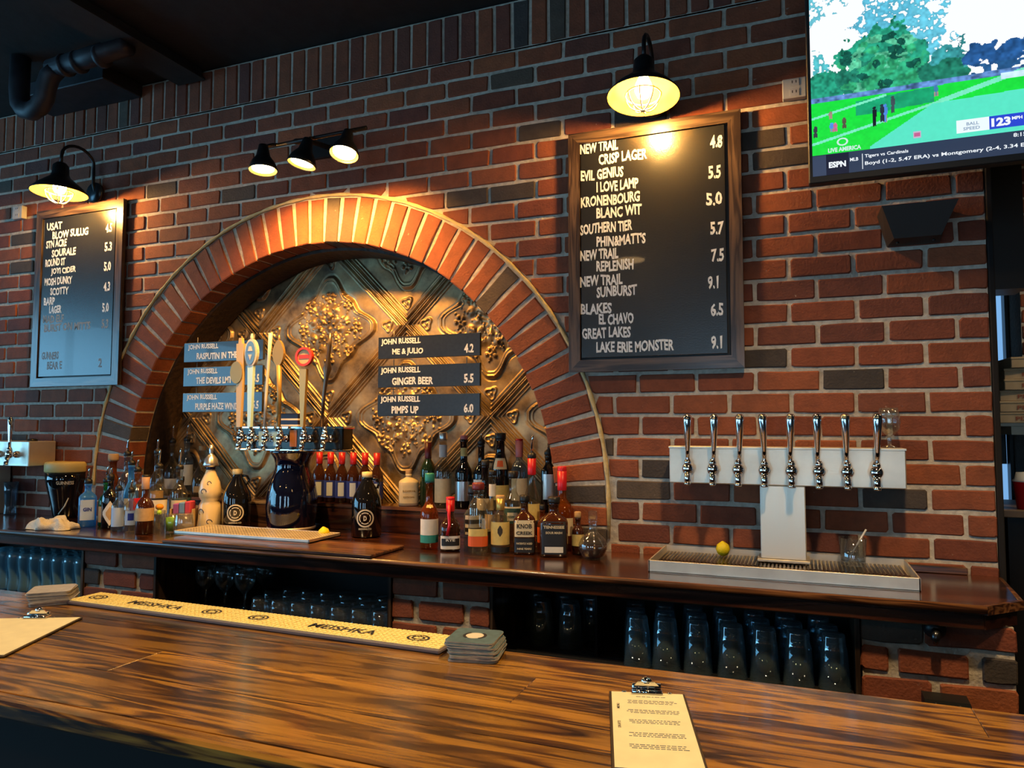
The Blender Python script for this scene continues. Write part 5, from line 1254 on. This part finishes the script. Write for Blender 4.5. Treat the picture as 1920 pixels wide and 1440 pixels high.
def bottle(label, x, y, z, r, H, glass, body=.55, sh=.74, rn=.0135, sq=2, labels=(), cap=None, pour=None, neck=None, words=(), group=None, face=None, name='liquor_bottle', flat=1.0, dy=0):
    """H = glass height. labels: (z0, z1, material, half angle deg, shape). cap: (material, height, radius factor). pour: total height of spout"""
    ang = math.atan2(CAM.x - x, -(CAM.y - y)) if face is None else face     # label turned roughly towards the guests
    t = thing(name, label, 'bottle', (x, y, z), ang + rnd.uniform(-.06, .06), group)
    pr = prof_round(r, H, body, sh, rn); zb = H * body; zs = H * sh
    sqf = None if sq == 2 else (lambda q_: sq if q_ <= zb + 1e-6 else (2 + (sq - 2) * max(0, 1 - (q_ - zb) / (zs - zb))))
    Mf = Matrix.Diagonal((1, flat, 1, 1)) if flat != 1 else None
    MB().lathe(pr, 28, Mf, False, False, sqf).build('bottle_glass', glass, t)
    rl = r * 1.012
    def surf(a, zz, k=1.0, off=0.0):
        c_, s_ = math.sin(a), -math.cos(a); p_ = sq
        rr = (r if zz <= zb else np.interp(zz, [zb, zb + (zs - zb) * .2, zb + (zs - zb) * .5, zb + (zs - zb) * .8, zs, H], [r, r * .97, r * .8, rn + (r - rn) * .22, rn, rn])) + .0006 + off
        if p_ != 2: pp = sqf(zz); rr = rr / (abs(c_) ** pp + abs(s_) ** pp) ** (1 / pp)
        return (rr * c_, rr * s_ * flat, zz)
    for i, lb in enumerate(labels):
        z0, z1, mt_, ha = lb[:4]; shape = lb[4] if len(lb) > 4 else 'rect'
        q = MB(); n = 14; m2 = max(1, int((z1 - z0) / .012)); off = .0004 * i
        for a_ in range(n):
            for b_ in range(m2):
                def P(u_, v_):
                    zz = z0 + (z1 - z0) * v_; half = R(ha)
                    if shape == 'tri': half *= max(.02, 1 - v_ * 1.0) if False else max(.02, 1 - abs(2 * v_ - 1))
                    if shape == 'oval': half *= math.sqrt(max(.02, 1 - (2 * v_ - 1) ** 2))
                    return surf(-half + 2 * half * u_, zz, off=off)
                q.add([P(a_ / n, b_ / m2), P((a_ + 1) / n, b_ / m2), P((a_ + 1) / n, (b_ + 1) / m2), P(a_ / n, (b_ + 1) / m2)], [(0, 1, 2, 3)], sq == 2)
        q.build('label' if z0 < zs else 'neck_label', mt_, t)
    for (s, zc, wd, hg, mt_) in words:
        q = MB(); text_on(q, s, -wd / 2, 0, zc, wd, hg, .03, fn=lambda p: surf(p[0] / r, p[2], off=.0016)); q.build('label_print', mt_, t)
    top = H
    if neck:   # foil or wax round the neck
        MB().lathe([(rn * 1.06, neck[1]), (rn * 1.14, neck[1] + .003), (rn * 1.18, H + .001), (.0005, H + .0015)], 18, None, False, False).build('neck_foil', neck[0], t)
    if cap:
        k = cap[2] if len(cap) > 2 else 1.15
        MB().lathe([(rn * k, top - .004), (rn * k * 1.03, top + cap[1] * .15), (rn * k * 1.03, top + cap[1] * .9), (rn * k * .9, top + cap[1]), (.0005, top + cap[1])], 18, None, True, False).build('cap', cap[0], t)
    if pour:
        MB().lathe([(rn * 1.05, top), (rn * 1.25, top + .004), (rn * 1.2, top + .016), (.007, top + .024), (.0005, top + .025)], 14, None, False, False).build('stopper', BLC, t)
        MB().tube([(0, 0, top + .020), (0, -.003, top + .040), (.002, -.014, top + pour * .8), (.003, -.024, top + pour)], [.006, .0048, .0042, .0035], 10).build('pour_spout', CHROME, t)
    return t
INKL = simple('label_ink', (.04, .035, .03), .8)
LZ = 1.1852; SZ = SHELF_Z + .0004
GR = 'liquor bottles right of the tower'; GL = 'liquor bottles left of the tower'
# --- right group, front row
bottle('amber whisky bottle with teal cap and white-and-teal label, leftmost of the right bottles', -1.284, -.175, SZ, .033, .245, AMBER, .50, .70, labels=[(.050, .108, WLAB, 78), (.022, .050, TEALL, 78), (.150, .160, YLAB, 30)], cap=(TEALC, .030, 1.3), group=GR)
bottle('dark bottle with red wax cap, red strip and black-and-white label, right front row', -1.190, -.190, SZ, .036, .180, BROWNG, .45, .68, sq=3.2, labels=[(.008, .055, WLAB, 62), (.020, .046, BLAB, 50)], neck=(REDW, .140), words=[('RYE', .036, .030, .009, WLAB)], cap=(REDW, .012), group=GR)
q_ = [o for o in COL.objects if o.get('label', '').startswith('dark bottle with red wax')][0]
MB().tube([(-.004, -.020, .165), (-.006, -.030, .130), (-.004, -.0385, .095), (-.012, -.0405, .058)], [.006, .006, .005, .006], 8).build('wax_drip', REDW, q_)
bottle('clear cut-glass bottle with dark red cap and broad orange band, right front row', -1.078, -.192, SZ, .035, .225, PALEGLASS, .70, .86, rn=.018, sq=3, labels=[(.024, .060, ORL, 88), (.060, .086, YLAB, 60)], cap=(simple('dark_red_cap', (.16, .02, .02), .4), .022, 1.2), group=GR)
bottle('clear bottle with yellow portrait label right of the orange-banded bottle', -1.003, -.165, SZ, .034, .190, PALEGLASS, .56, .76, labels=[(.030, .110, YLAB, 75), (.060, .098, INKL, 16, 'oval'), (.004, .022, BLAB, 70)], neck=(GOLDF, .150), cap=(CORK, .012), group=GR)
bottle('square dark bottle with tan label above a black one, right front row', -.916, -.150, SZ, .039, .185, DARKAMBER, .62, .80, sq=4.5, labels=[(.062, .120, CREAM, 46), (.008, .058, BLAB, 46)], words=[('KNOB', .092, .046, .016, INKL), ('CREEK', .070, .050, .012, INKL), ('PATIENTLY AGED', .036, .048, .007, CREAM), ('NINE YEARS', .018, .044, .007, CREAM)], cap=(BLC, .020, 1.3), group=GR)
bottle('wide square black-labelled bottle with small white strip, end of the front row', -.806, -.150, SZ, .049, .185, DARKAMBER, .62, .80, rn=.018, sq=5, labels=[(.010, .122, BLAB, 44), (.016, .036, WLAB, 33)], words=[('TENNESSEE', .098, .062, .010, CREAM), ('SOUR MASH', .080, .050, .008, CREAM)], cap=(BLC, .018, 1.2), group=GR)
# --- right group, middle row
bottle('bottle with bright red wax neck and cream-gold label behind the wide black-labelled bottle', -.815, -.025, SZ, .042, .285, AMBER, .47, .66, rn=.015, sq=3.2, labels=[(.055, .118, CREAM, 60)], neck=(REDW, .215), words=[('S IV', .085, .030, .014, INKL)], cap=(REDW, .018, 1.1), group=GR)
bottle('bottle with red collar and tall steel pourer, rear right of the right bottles', -.928, -.040, SZ, .031, .330, PALEGLASS, .50, .72, labels=[(.105, .165, YLAB, 60), (.05, .10, BLAB, 60)], neck=(REDW, .270), pour=.085, group=GR)
bottle('small bottle with orange-red label half hidden behind the tan-labelled square bottle', -.875, -.075, SZ, .018, .150, AMBER, .60, .78, rn=.009, labels=[(.03, .085, ORL, 80)], cap=(BLC, .015), group=GR)
bottle('clear bottle with black-and-green label behind the square tan-labelled bottle', -.990, -.075, SZ, .034, .262, PALEGLASS, .62, .80, rn=.014, sq=2.6, labels=[(.095, .150, GRL, 70), (.150, .156, CREAM, 70), (.105, .135, CREAM, 30)], words=[('RESERVE', .115, .030, .009, GRL)], cap=(BLC, .022, 1.3), group=GR)
bottle('slim bottle with white neck label and black cap behind the portrait-labelled bottle', -1.068, -.085, SZ, .028, .270, PALEGLASS, .48, .66, rn=.012, labels=[(.07, .125, TANL, 80), (.19, .235, WLAB, 120)], cap=(BLC, .016), group=GR)
bottle('squat clear bottle with black-striped label behind the orange-banded bottle', -1.140, -.100, SZ, .034, .200, SMOKE, .58, .74, labels=[(.05, .12, WLAB, 60), (.06, .075, BLAB, 60), (.09, .105, BLAB, 60)], cap=(BLC, .030, 1.5), group=GR)
bottle('bottle with cream label and dark neck standing behind the clear cut-glass bottle', -1.130, -.010, SZ, .033, .300, BLACKG, .55, .74, labels=[(.13, .175, CREAM, 70), (.05, .10, WLAB, 70)], cap=(BLC, .020), group=GR)
bottle('small dark bottle with gold label beside the red-necked bottle at the right', -.735, -.095, SZ, .022, .130, DARKAMBER, .60, .78, rn=.010, labels=[(.03, .07, YLAB, 70)], cap=(CORK, .018), group=GR)
# --- right group, on the ledge
GE = 'bottles on the ledge behind the right group'
bottle('tall white-labelled bottle with silver cap on the ledge, leftmost behind the right bottles', -1.411, .185, LZ, .037, .285, PALEGLASS, .52, .68, rn=.016, labels=[(.02, .12, CREAM, 70), (.21, .262, WLAB, 120)], cap=(SILVER, .030, 1.1), group=GE)
bottle('black bottle with yellow neck label on the ledge behind the right bottles', -1.318, .195, LZ, .036, .285, BLACKG, .50, .68, rn=.016, labels=[(.215, .250, YLAB, 60), (.03, .11, SILVER, 80)], cap=(PINKF, .018, 1.0), group=GE)
bottle('plain black bottle with thin pourer on the ledge behind the right bottles', -1.238, .195, LZ, .033, .265, BLACKG, .52, .70, labels=[(.05, .12, WLAB, 70)], pour=.045, group=GE)
bottle('black bottle with square cream-and-orange label on the ledge behind the right bottles', -1.151, .195, LZ, .036, .290, BLACKG, .56, .80, rn=.018, labels=[(.165, .210, CREAM, 50), (.175, .200, ORL, 22), (.04, .10, YLAB, 70)], cap=(BLC, .024, 1.25), group=GE)
bottle('pink-foiled wine bottle on the ledge behind the right bottles', -1.068, .195, LZ, .034, .280, SMOKE, .55, .74, rn=.014, labels=[(.04, .13, CREAM, 70)], neck=(PINKF, .215), cap=(REDF, .010, 1.1), group=GE)
bottle('dark square bottle with tall silver pourer at the right end of the ledge', -.940, .190, LZ, .030, .225, BLACKG, .72, .86, rn=.014, sq=4, labels=[(.05, .15, SILVER, 40)], pour=.088, group=GE)
bottle('green wine bottle with dark foil on the ledge right of the cream bottle', -1.490, .200, LZ, .034, .270, DEEPGREEN, .55, .76, rn=.013, neck=(simple('dark_red_foil', (.10, .015, .02), .35), .20), group=GE)
bottle('round-shouldered cream-labelled bottle standing alone on the ledge by the six beers', -1.575, .185, LZ, .043, .135, simple('cream_ceramic', (.62, .52, .32), .4), .72, .90, rn=.013, sq=3, labels=[(.012, .090, CREAM, 60)], words=[('RESERVA', .060, .050, .008, GOLDP), ('ESPECIAL', .035, .044, .007, GOLDP)], cap=(CORK, .020, 1.1), group=GE)
# --- six beers on the ledge
for k in range(6):
    bottle('brown beer bottle, red foil and navy label, %s of six' % ['leftmost', 'second from left', 'third from left', 'third from right', 'second from right', 'rightmost'][k], -2.033 + k * .0605, .175, LZ, .0290, .222, BROWNG, .50, .74, rn=.0125, labels=[(.022, .098, BLUEL, 100), (.030, .090, LBL, 26)], neck=(REDF, .170), group='six red-capped beers on the ledge', name='beer_bottle', face=.5)
# --- left group
bottle('square pale blue gin bottle with steel pourer, front left of the left bottles', -2.988, -.225, SZ, .036, .190, BLUEGLASS, .66, .82, sq=4.5, labels=[(.03, .12, LBL, 40)], words=[('GIN', .07, .03, .016, BLUEL)], pour=.070, group=GL)
bottle('green glass bottle with tan label and pourer, just right of the blue gin', -2.915, -.190, SZ, .032, .195, GREENGLASS, .56, .76, labels=[(.02, .09, TANL, 70)], pour=.075, group=GL)
bottle('black bottle with pale triangular label, right of the green bottle', -2.850, -.225, SZ, .033, .215, BLACKG, .60, .80, rn=.012, labels=[(.012, .120, WLAB, 62, 'tri'), (.035, .095, TANL, 34, 'tri')], cap=(BLC, .015), pour=.05, group=GL)
bottle('amber bottle with cork stopper behind the green and black bottles at left', -3.017, -.075, SZ, .034, .290, AMBER, .60, .78, rn=.016, labels=[(.05, .13, YLAB, 70)], cap=(CORK, .028, 1.4), group=GL)
bottle('blue-grey bottle with black stopper and tall pourer, rear of the left bottles', -2.94, -.065, SZ, .036, .310, SMOKE, .58, .78, labels=[(.05, .15, LBL, 60), (.10, .14, BLUEL, 22)], pour=.080, group=GL)
bottle('small blue-white bottle in front of the tall blue-grey one', -2.735, -.280, SZ, .027, .170, SMOKE, .60, .78, rn=.011, labels=[(.02, .10, LBL, 70)], pour=.06, group=GL)
bottle('small clear bottle with blue squares on its label, next to the amber-brown-labelled bottle', -2.662, -.280, SZ, .027, .165, PALEGLASS, .62, .80, rn=.011, labels=[(.03, .09, LBL, 50), (.05, .08, BLUEL, 25)], pour=.055, group=GL)
bottle('clear blue-tinted bottle with white-capped pourer in the middle of the left bottles', -2.865, -.105, SZ, .032, .270, BLUEGLASS, .50, .72, labels=[(.05, .12, WLAB, 60)], pour=.065, group=GL)
bottle('bottle with violet-and-red label, centre of the left bottles', -2.765, -.160, SZ, .032, .245, PALEGLASS, .58, .76, labels=[(.06, .13, PURL, 75), (.08, .13, REDW, 25)], pour=.055, group=GL)
bottle('brown-labelled bottle with long clear neck, nearest of the left bottles', -2.559, -.300, SZ, .036, .235, DARKAMBER, .46, .66, labels=[(.055, .108, TANL, 75)], neck=(simple('tan_foil', (.40, .24, .15), .5), .185), cap=(BLC, .010), group=GL)
bottle('clear bottle with white label and black band, right part of the left bottles', -2.680, -.120, SZ, .038, .260, PALEGLASS, .56, .74, sq=3, labels=[(.06, .13, WLAB, 60), (.122, .130, BLAB, 60)], pour=.085, group=GL)
bottle('tall clear bottle with tan label behind the white-labelled one', -2.80, -.020, SZ, .033, .320, PALEGLASS, .58, .76, labels=[(.07, .15, TANL, 60)], pour=.07, group=GL)
bottle('clear bottle with cream paper label near the lime cup', -2.595, -.085, SZ, .035, .255, PALEGLASS, .58, .76, labels=[(.05, .12, CREAM, 60)], pour=.095, group=GL)
bottle('bulbous clear bottle with tall pourer on the ledge at left', -2.930, .190, LZ, .046, .255, PALEGLASS, .42, .70, labels=[(.03, .08, WLAB, 50)], pour=.090, group='bottles on the ledge at left')
bottle('slim pale bottle with pourer on the ledge right of the bulbous one', -2.835, .190, LZ, .032, .265, SMOKE, .60, .78, labels=[(.05, .15, WLAB, 60)], pour=.085, group='bottles on the ledge at left')
bottle('dark bottle with blue-black label under the round flask at left', -2.690, .015, SZ, .048, .200, BLACKG, .66, .82, sq=3.5, labels=[(.04, .12, simple('slate_blue_label', (.05, .12, .20), .5), 55)], words=[('GIN', .05, .03, .010, WLAB)], cap=(BLC, .015), group=GL)
fl = bottle('round clear flask with brown tint on the ledge at left', -2.730, .185, LZ, .050, .225, PALEGLASS, .20, .72, rn=.014, labels=[(.02, .05, TANL, 50)], cap=(CORK, .018, 1.2), group='bottles on the ledge at left')
# decorated ceramic tequila-style bottle, two growlers
cz = thing('ceramic_bottle', 'cream ceramic bottle painted with dark swirls and a silver domed stopper', 'bottle', (-2.412, -.090, SZ))
CER = simple('cream_painted_ceramic', (.68, .56, .33), .3, coat=.5)
MB().lathe([(.0005, 0), (.050, 0), (.052, .006), (.047, .05), (.045, .105), (.036, .125), (.045, .140), (.048, .165), (.040, .205), (.024, .240), (.017, .262), (.015, .275), (.0005, .276)], 32, None, False, False).build('body', CER, cz)
MB().lathe([(.0165, .256), (.020, .262), (.020, .276), (.0005, .277)], 20, None, False, False).build('neck_band', simple('navy_glaze_band', (.01, .012, .05), .2), cz)
MB().lathe([(.030, .272), (.034, .280), (.030, .290), (.026, .306), (.014, .322), (.007, .328), (.009, .336), (.009, .366), (.0005, .368)], 24).build('domed_stopper', SILVER, cz)
q = MB(); rr = random.Random(4)
for (cz_, cr, a0) in ((.075, .020, -.2), (.035, .014, .7), (.165, .016, .1), (.095, .012, -.9), (.20, .012, .6)):
    pts = []
    for k in range(16):
        t = k / 15 * 4.6; rad_ = cr * (1 - k / 22); a = a0 + rad_ * math.cos(t) / .047; zz = cz_ + rad_ * math.sin(t)
        rb = np.interp(zz, [.006, .05, .105, .125, .140, .165, .205, .24], [.052, .047, .045, .036, .045, .048, .040, .024]) + .0004
        pts.append((rb * math.sin(a), -rb * math.cos(a), zz))
    q.tube(pts, .0016, 6)
for k in range(16):
    a = -1.4 + k * .19; q.sphere((.0525 * math.sin(a), -.0525 * math.cos(a), .012), .0025, 6, 4)
q.build('painted_swirls', simple('indigo_paint', (.03, .03, .09), .4), cz)
def growler(label, x, y):
    t = thing('growler', label, 'bottle', (x, y, SZ), math.atan2(CAM.x - x, -(CAM.y - y)) - .1, 'dark glass growlers')
    g = .060
    MB().lathe([(.0005, .002), (.052, 0), (g, .006), (g, .135), (.056, .160), (.040, .195), (.024, .222), (.018, .238), (.018, .256), (.0005, .257)], 32, None, False, False).build('jug', BLACKG, t)
    MB().lathe([(.0195, .240), (.021, .243), (.021, .262), (.0005, .264)], 20).build('cap', simple('pale_cap', (.62, .52, .26), .5), t)
    MB().tube([(.018, .0, .235), (.040, .004, .232), (.048, .004, .215), (.042, .0, .195)], .0055, 8).build('ring_handle', BLACKG, t)
    q = MB(); PR = simple('white_screen_print', (.60, .56, .46), .6)
    def P(r_, a_): u = r_ * math.cos(a_) / g; return ((g + .0006) * math.sin(u), -(g + .0006) * math.cos(u), .080 + r_ * math.sin(a_))
    for r0_, r1_ in ((.030, .036), (.020, .024)):
        for k in range(36):
            if r0_ < .025 and k % 9 == 4: continue
            a0, a1 = 2 * PI * k / 36, 2 * PI * (k + 1) / 36; q.add([P(r0_, a0), P(r1_, a0), P(r1_, a1), P(r0_, a1)], [(0, 1, 2, 3)])
    q.build('printed_ring', PR, t)
    q = MB(); cyl = lambda p: ((g + .0007) * math.sin(p[0] / g), -(g + .0007) * math.cos(p[0] / g), p[2])
    text_on(q, 'D', -.006, 0, .070, .013, .020, .05, fn=cyl); text_on(q, 'BREWING CO', -.026, 0, .034, .052, .007, .02, fn=cyl); q.build('printed_words', PR, t)
growler('dark glass growler with round white logo, left of the navy ceramic tower', -2.281, -.070)
growler('dark glass growler with round white logo, right of the navy ceramic tower', -1.655, -.020)
# giant stout pint ornament
gp = thing('giant_pint', 'oversized ornament pint of black stout with a cream head at the far left', 'ornament', (-3.386, -.025, SZ), .9)
MB().lathe([(.0005, 0), (.052, 0), (.058, .010), (.066, .06), (.084, .135), (.094, .185), (.095, .222), (.0005, .223)], 36, None, False, False).build('black_body', BLACKG, gp)
MB().lathe([(.0955, .222), (.100, .228), (.100, .262), (.096, .270), (.088, .274), (.0005, .273)], 36, None, True, False).build('cream_head', simple('cream_foam', (.62, .47, .16), .5), gp)
q = MB(); text_on(q, 'GUINNESS', -.045, 0, .165, .075, .017, .03, fn=lambda p: ((np.interp(p[2], [.135, .185], [.084, .094]) + .001) * math.sin(p[0] / .09), -(np.interp(p[2], [.135, .185], [.084, .094]) + .001) * math.cos(p[0] / .09), p[2])); q.build('lettering', simple('pale_print', (.6, .55, .42), .6), gp)
MB().tube([(-.03, -.058, .02), (-.005, -.071, .06), (.01, -.083, .10)], [.003, .004, .002], 6).build('harp_line', simple('pale_print', (.6, .55, .42), .6), gp)
# crumpled towel
q = MB(); n = 40; vs = []; fs = []
rs = np.random.RandomState(2)
for i in range(n):
    for j in range(n):
        u_, v_ = i / (n - 1) * 2 - 1, j / (n - 1) * 2 - 1
        e = max(0, 1 - (abs(u_) ** 2.4 + abs(v_) ** 2.4)); 
        h = .056 * e ** .35 * (.70 + .16 * math.sin(6 * u_ + 3 * v_) + .12 * math.sin(5 * v_ - 7 * u_ + 1.3) + .10 * abs(math.sin(9 * u_ * v_ + 5 * u_)) + .05 * math.sin(17 * u_ + 9 * v_))
        vs.append((u_ * .105 + .010 * math.sin(6 * v_), v_ * .055 + .008 * math.sin(7 * u_), max(0.001, h)))
for i in range(n - 1):
    for j in range(n - 1):
        a = i * n + j; fs.append((a, a + n, a + n + 1, a + 1))
q.add(vs, fs, True)
bnd = [i * n for i in range(n)] + [(n - 1) * n + j for j in range(1, n)] + [i * n + n - 1 for i in range(n - 2, -1, -1)] + [j for j in range(n - 2, 0, -1)]
q.f.append(tuple(bnd[::-1])); q.sm.append(False); q.mi.append(0)
to = q.build('bar_towel', simple('white_terry', (.72, .66, .54), .95, bump=.5, bscale=220, var=.08)); to.location = (-3.05, -.340, SZ); to.rotation_euler = (0, 0, .25); tag(to, 'crumpled white bar towel on the shelf at the far left', 'towel')
# plain glass beside the left tower
q = MB(); q.lathe([(.0004, 0), (.028, 0), (.030, .006), (.026, .05), (.031, .12), (.033, .165), (.0315, .165), (.0295, .12), (.0245, .05), (.0004, .012)], 18, None, False, False)
o = q.build('beer_glass', SMOKE); o.location = (-3.74, -.06, SZ); tag(o, 'tall clear beer glass standing beneath the far left tower', 'glass')
# lime cup, orange, garnish box, glasses
gc = thing('lime_cup', 'clear plastic cup with bright green syrup in front of the left bottles', 'cup', (-2.488, -.225, SZ))
MB().lathe([(.0004, 0), (.022, 0), (.027, .075), (.0255, .075), (.021, .003), (.0004, .003)], 18, None, False, False).build('cup', GLASS, gc); MB().lathe([(.0004, .006), (.0205, .006), (.0245, .062), (.0004, .062)], 18, None, False, False).build('green_drink', simple('lime_green_syrup', (.30, .75, .01), .4), gc)
sg = thing('garnish_glass', 'small glass holding an orange garnish and lime slice', 'glass', (-2.580, -.205, SZ))
MB().lathe([(.0004, 0), (.022, 0), (.025, .085), (.0235, .085), (.021, .004), (.0004, .004)], 18, None, False, False).build('glass_body', GLASS, sg); MB().sphere((0, 0, .100), .017, 14, 10, (1, 1, .8)).build('orange_slice', simple('orange_peel', (.75, .28, .01), .5), sg); MB().sphere((.012, -.012, .078), .011, 12, 8).build('lime_wedge', simple('lime_flesh', (.40, .65, .05), .5), sg)
o = dup(r0, loc=(-2.410, -.235, SZ), label='upturned clear rocks glass beside the lime cup on the shelf', group='glasses standing on the shelf'); o['group'] = 'glasses standing on the shelf'
nb = thing('napkin_caddy', 'open kraft caddy with purple and blue napkins behind the lime cup', 'caddy', (-2.510, -.135, SZ), .35)
q = MB(); q.box(-.05, .05, -.035, -.032, 0, .07); q.box(-.05, .05, .032, .035, 0, .10); q.box(-.05, -.047, -.032, .032, 0, .09); q.box(.047, .05, -.032, .032, 0, .09); q.box(-.05, .05, -.032, .032, 0, .003); q.build('caddy_box', KRAFT, nb)
for k, (c, nm) in enumerate([((.28, .08, .30), 'napkin'), ((.12, .25, .5), 'napkin'), ((.5, .05, .1), 'napkin')]):
    MB().box(-.040 + k * .026, -.016 + k * .026, -.026, .026, .004, .112 + .005 * k, .003).build(nm, simple('napkin_%s' % ['purple', 'blue', 'red'][k], c, .9), nb)
# decanter
dc = thing('decanter', 'round clear decanter of dark spirit with square glass stopper, right of the bottles', 'decanter', (-.660, -.170, SZ))
dp = [(.0005, .002), (.024, 0), (.038, .012), (.048, .034), (.049, .048), (.042, .066), (.026, .082), (.016, .090), (.0135, .105), (.0135, .122), (.018, .128), (.0005, .129)]
MB().lathe(dp, 28, None, False, False).build('glass_body', GLASS, dc); MB().lathe([(.0005, .004), (.022, .003), (.036, .014), (.0455, .034), (.0462, .044), (.0005, .045)], 28, None, False, False).build('dark_spirit', simple('dark_cordial', (.02, .006, .003), .1), dc)
MB().box(-.014, .014, -.008, .008, .130, .162, .003).build('stopper', GLASS, dc)
# squeeze lemon and cocktail shaker items near the left tower
l2 = dup(lo, loc=(-1.765, -.155, SZ + .025), label='yellow lemon on the shelf at the right corner of the perforated tray')
nvb = thing('navy_box', 'small dark navy gift box with white bands behind the tap handles', 'box', (-2.206, .205, LZ))
MB().box(-.050, .050, -.03, .03, 0, .40, .003).build('carton', simple('navy_card', (.01, .012, .045), .4), nvb)
q = MB()
for z in (.34, .368): q.box(-.0505, .0505, -.0306, .0306, z, z + .008)
q.build('white_bands', WLAB, nvb)
# tongs / menu holder in wood beside the ceramic bottle
wb = thing('wooden_box', 'small red-brown wooden box under the alcove panels left of the tower', 'box', (-2.235, .058, SZ))
MB().box(-.075, .075, -.04, .04, 0, .105, .003).build('carcass', SHELFEDGE, wb); MB().box(-.078, .078, -.043, .043, .105, .116, .002).build('lid', simple('pale_oak_lid', (.36, .22, .10), .5), wb)
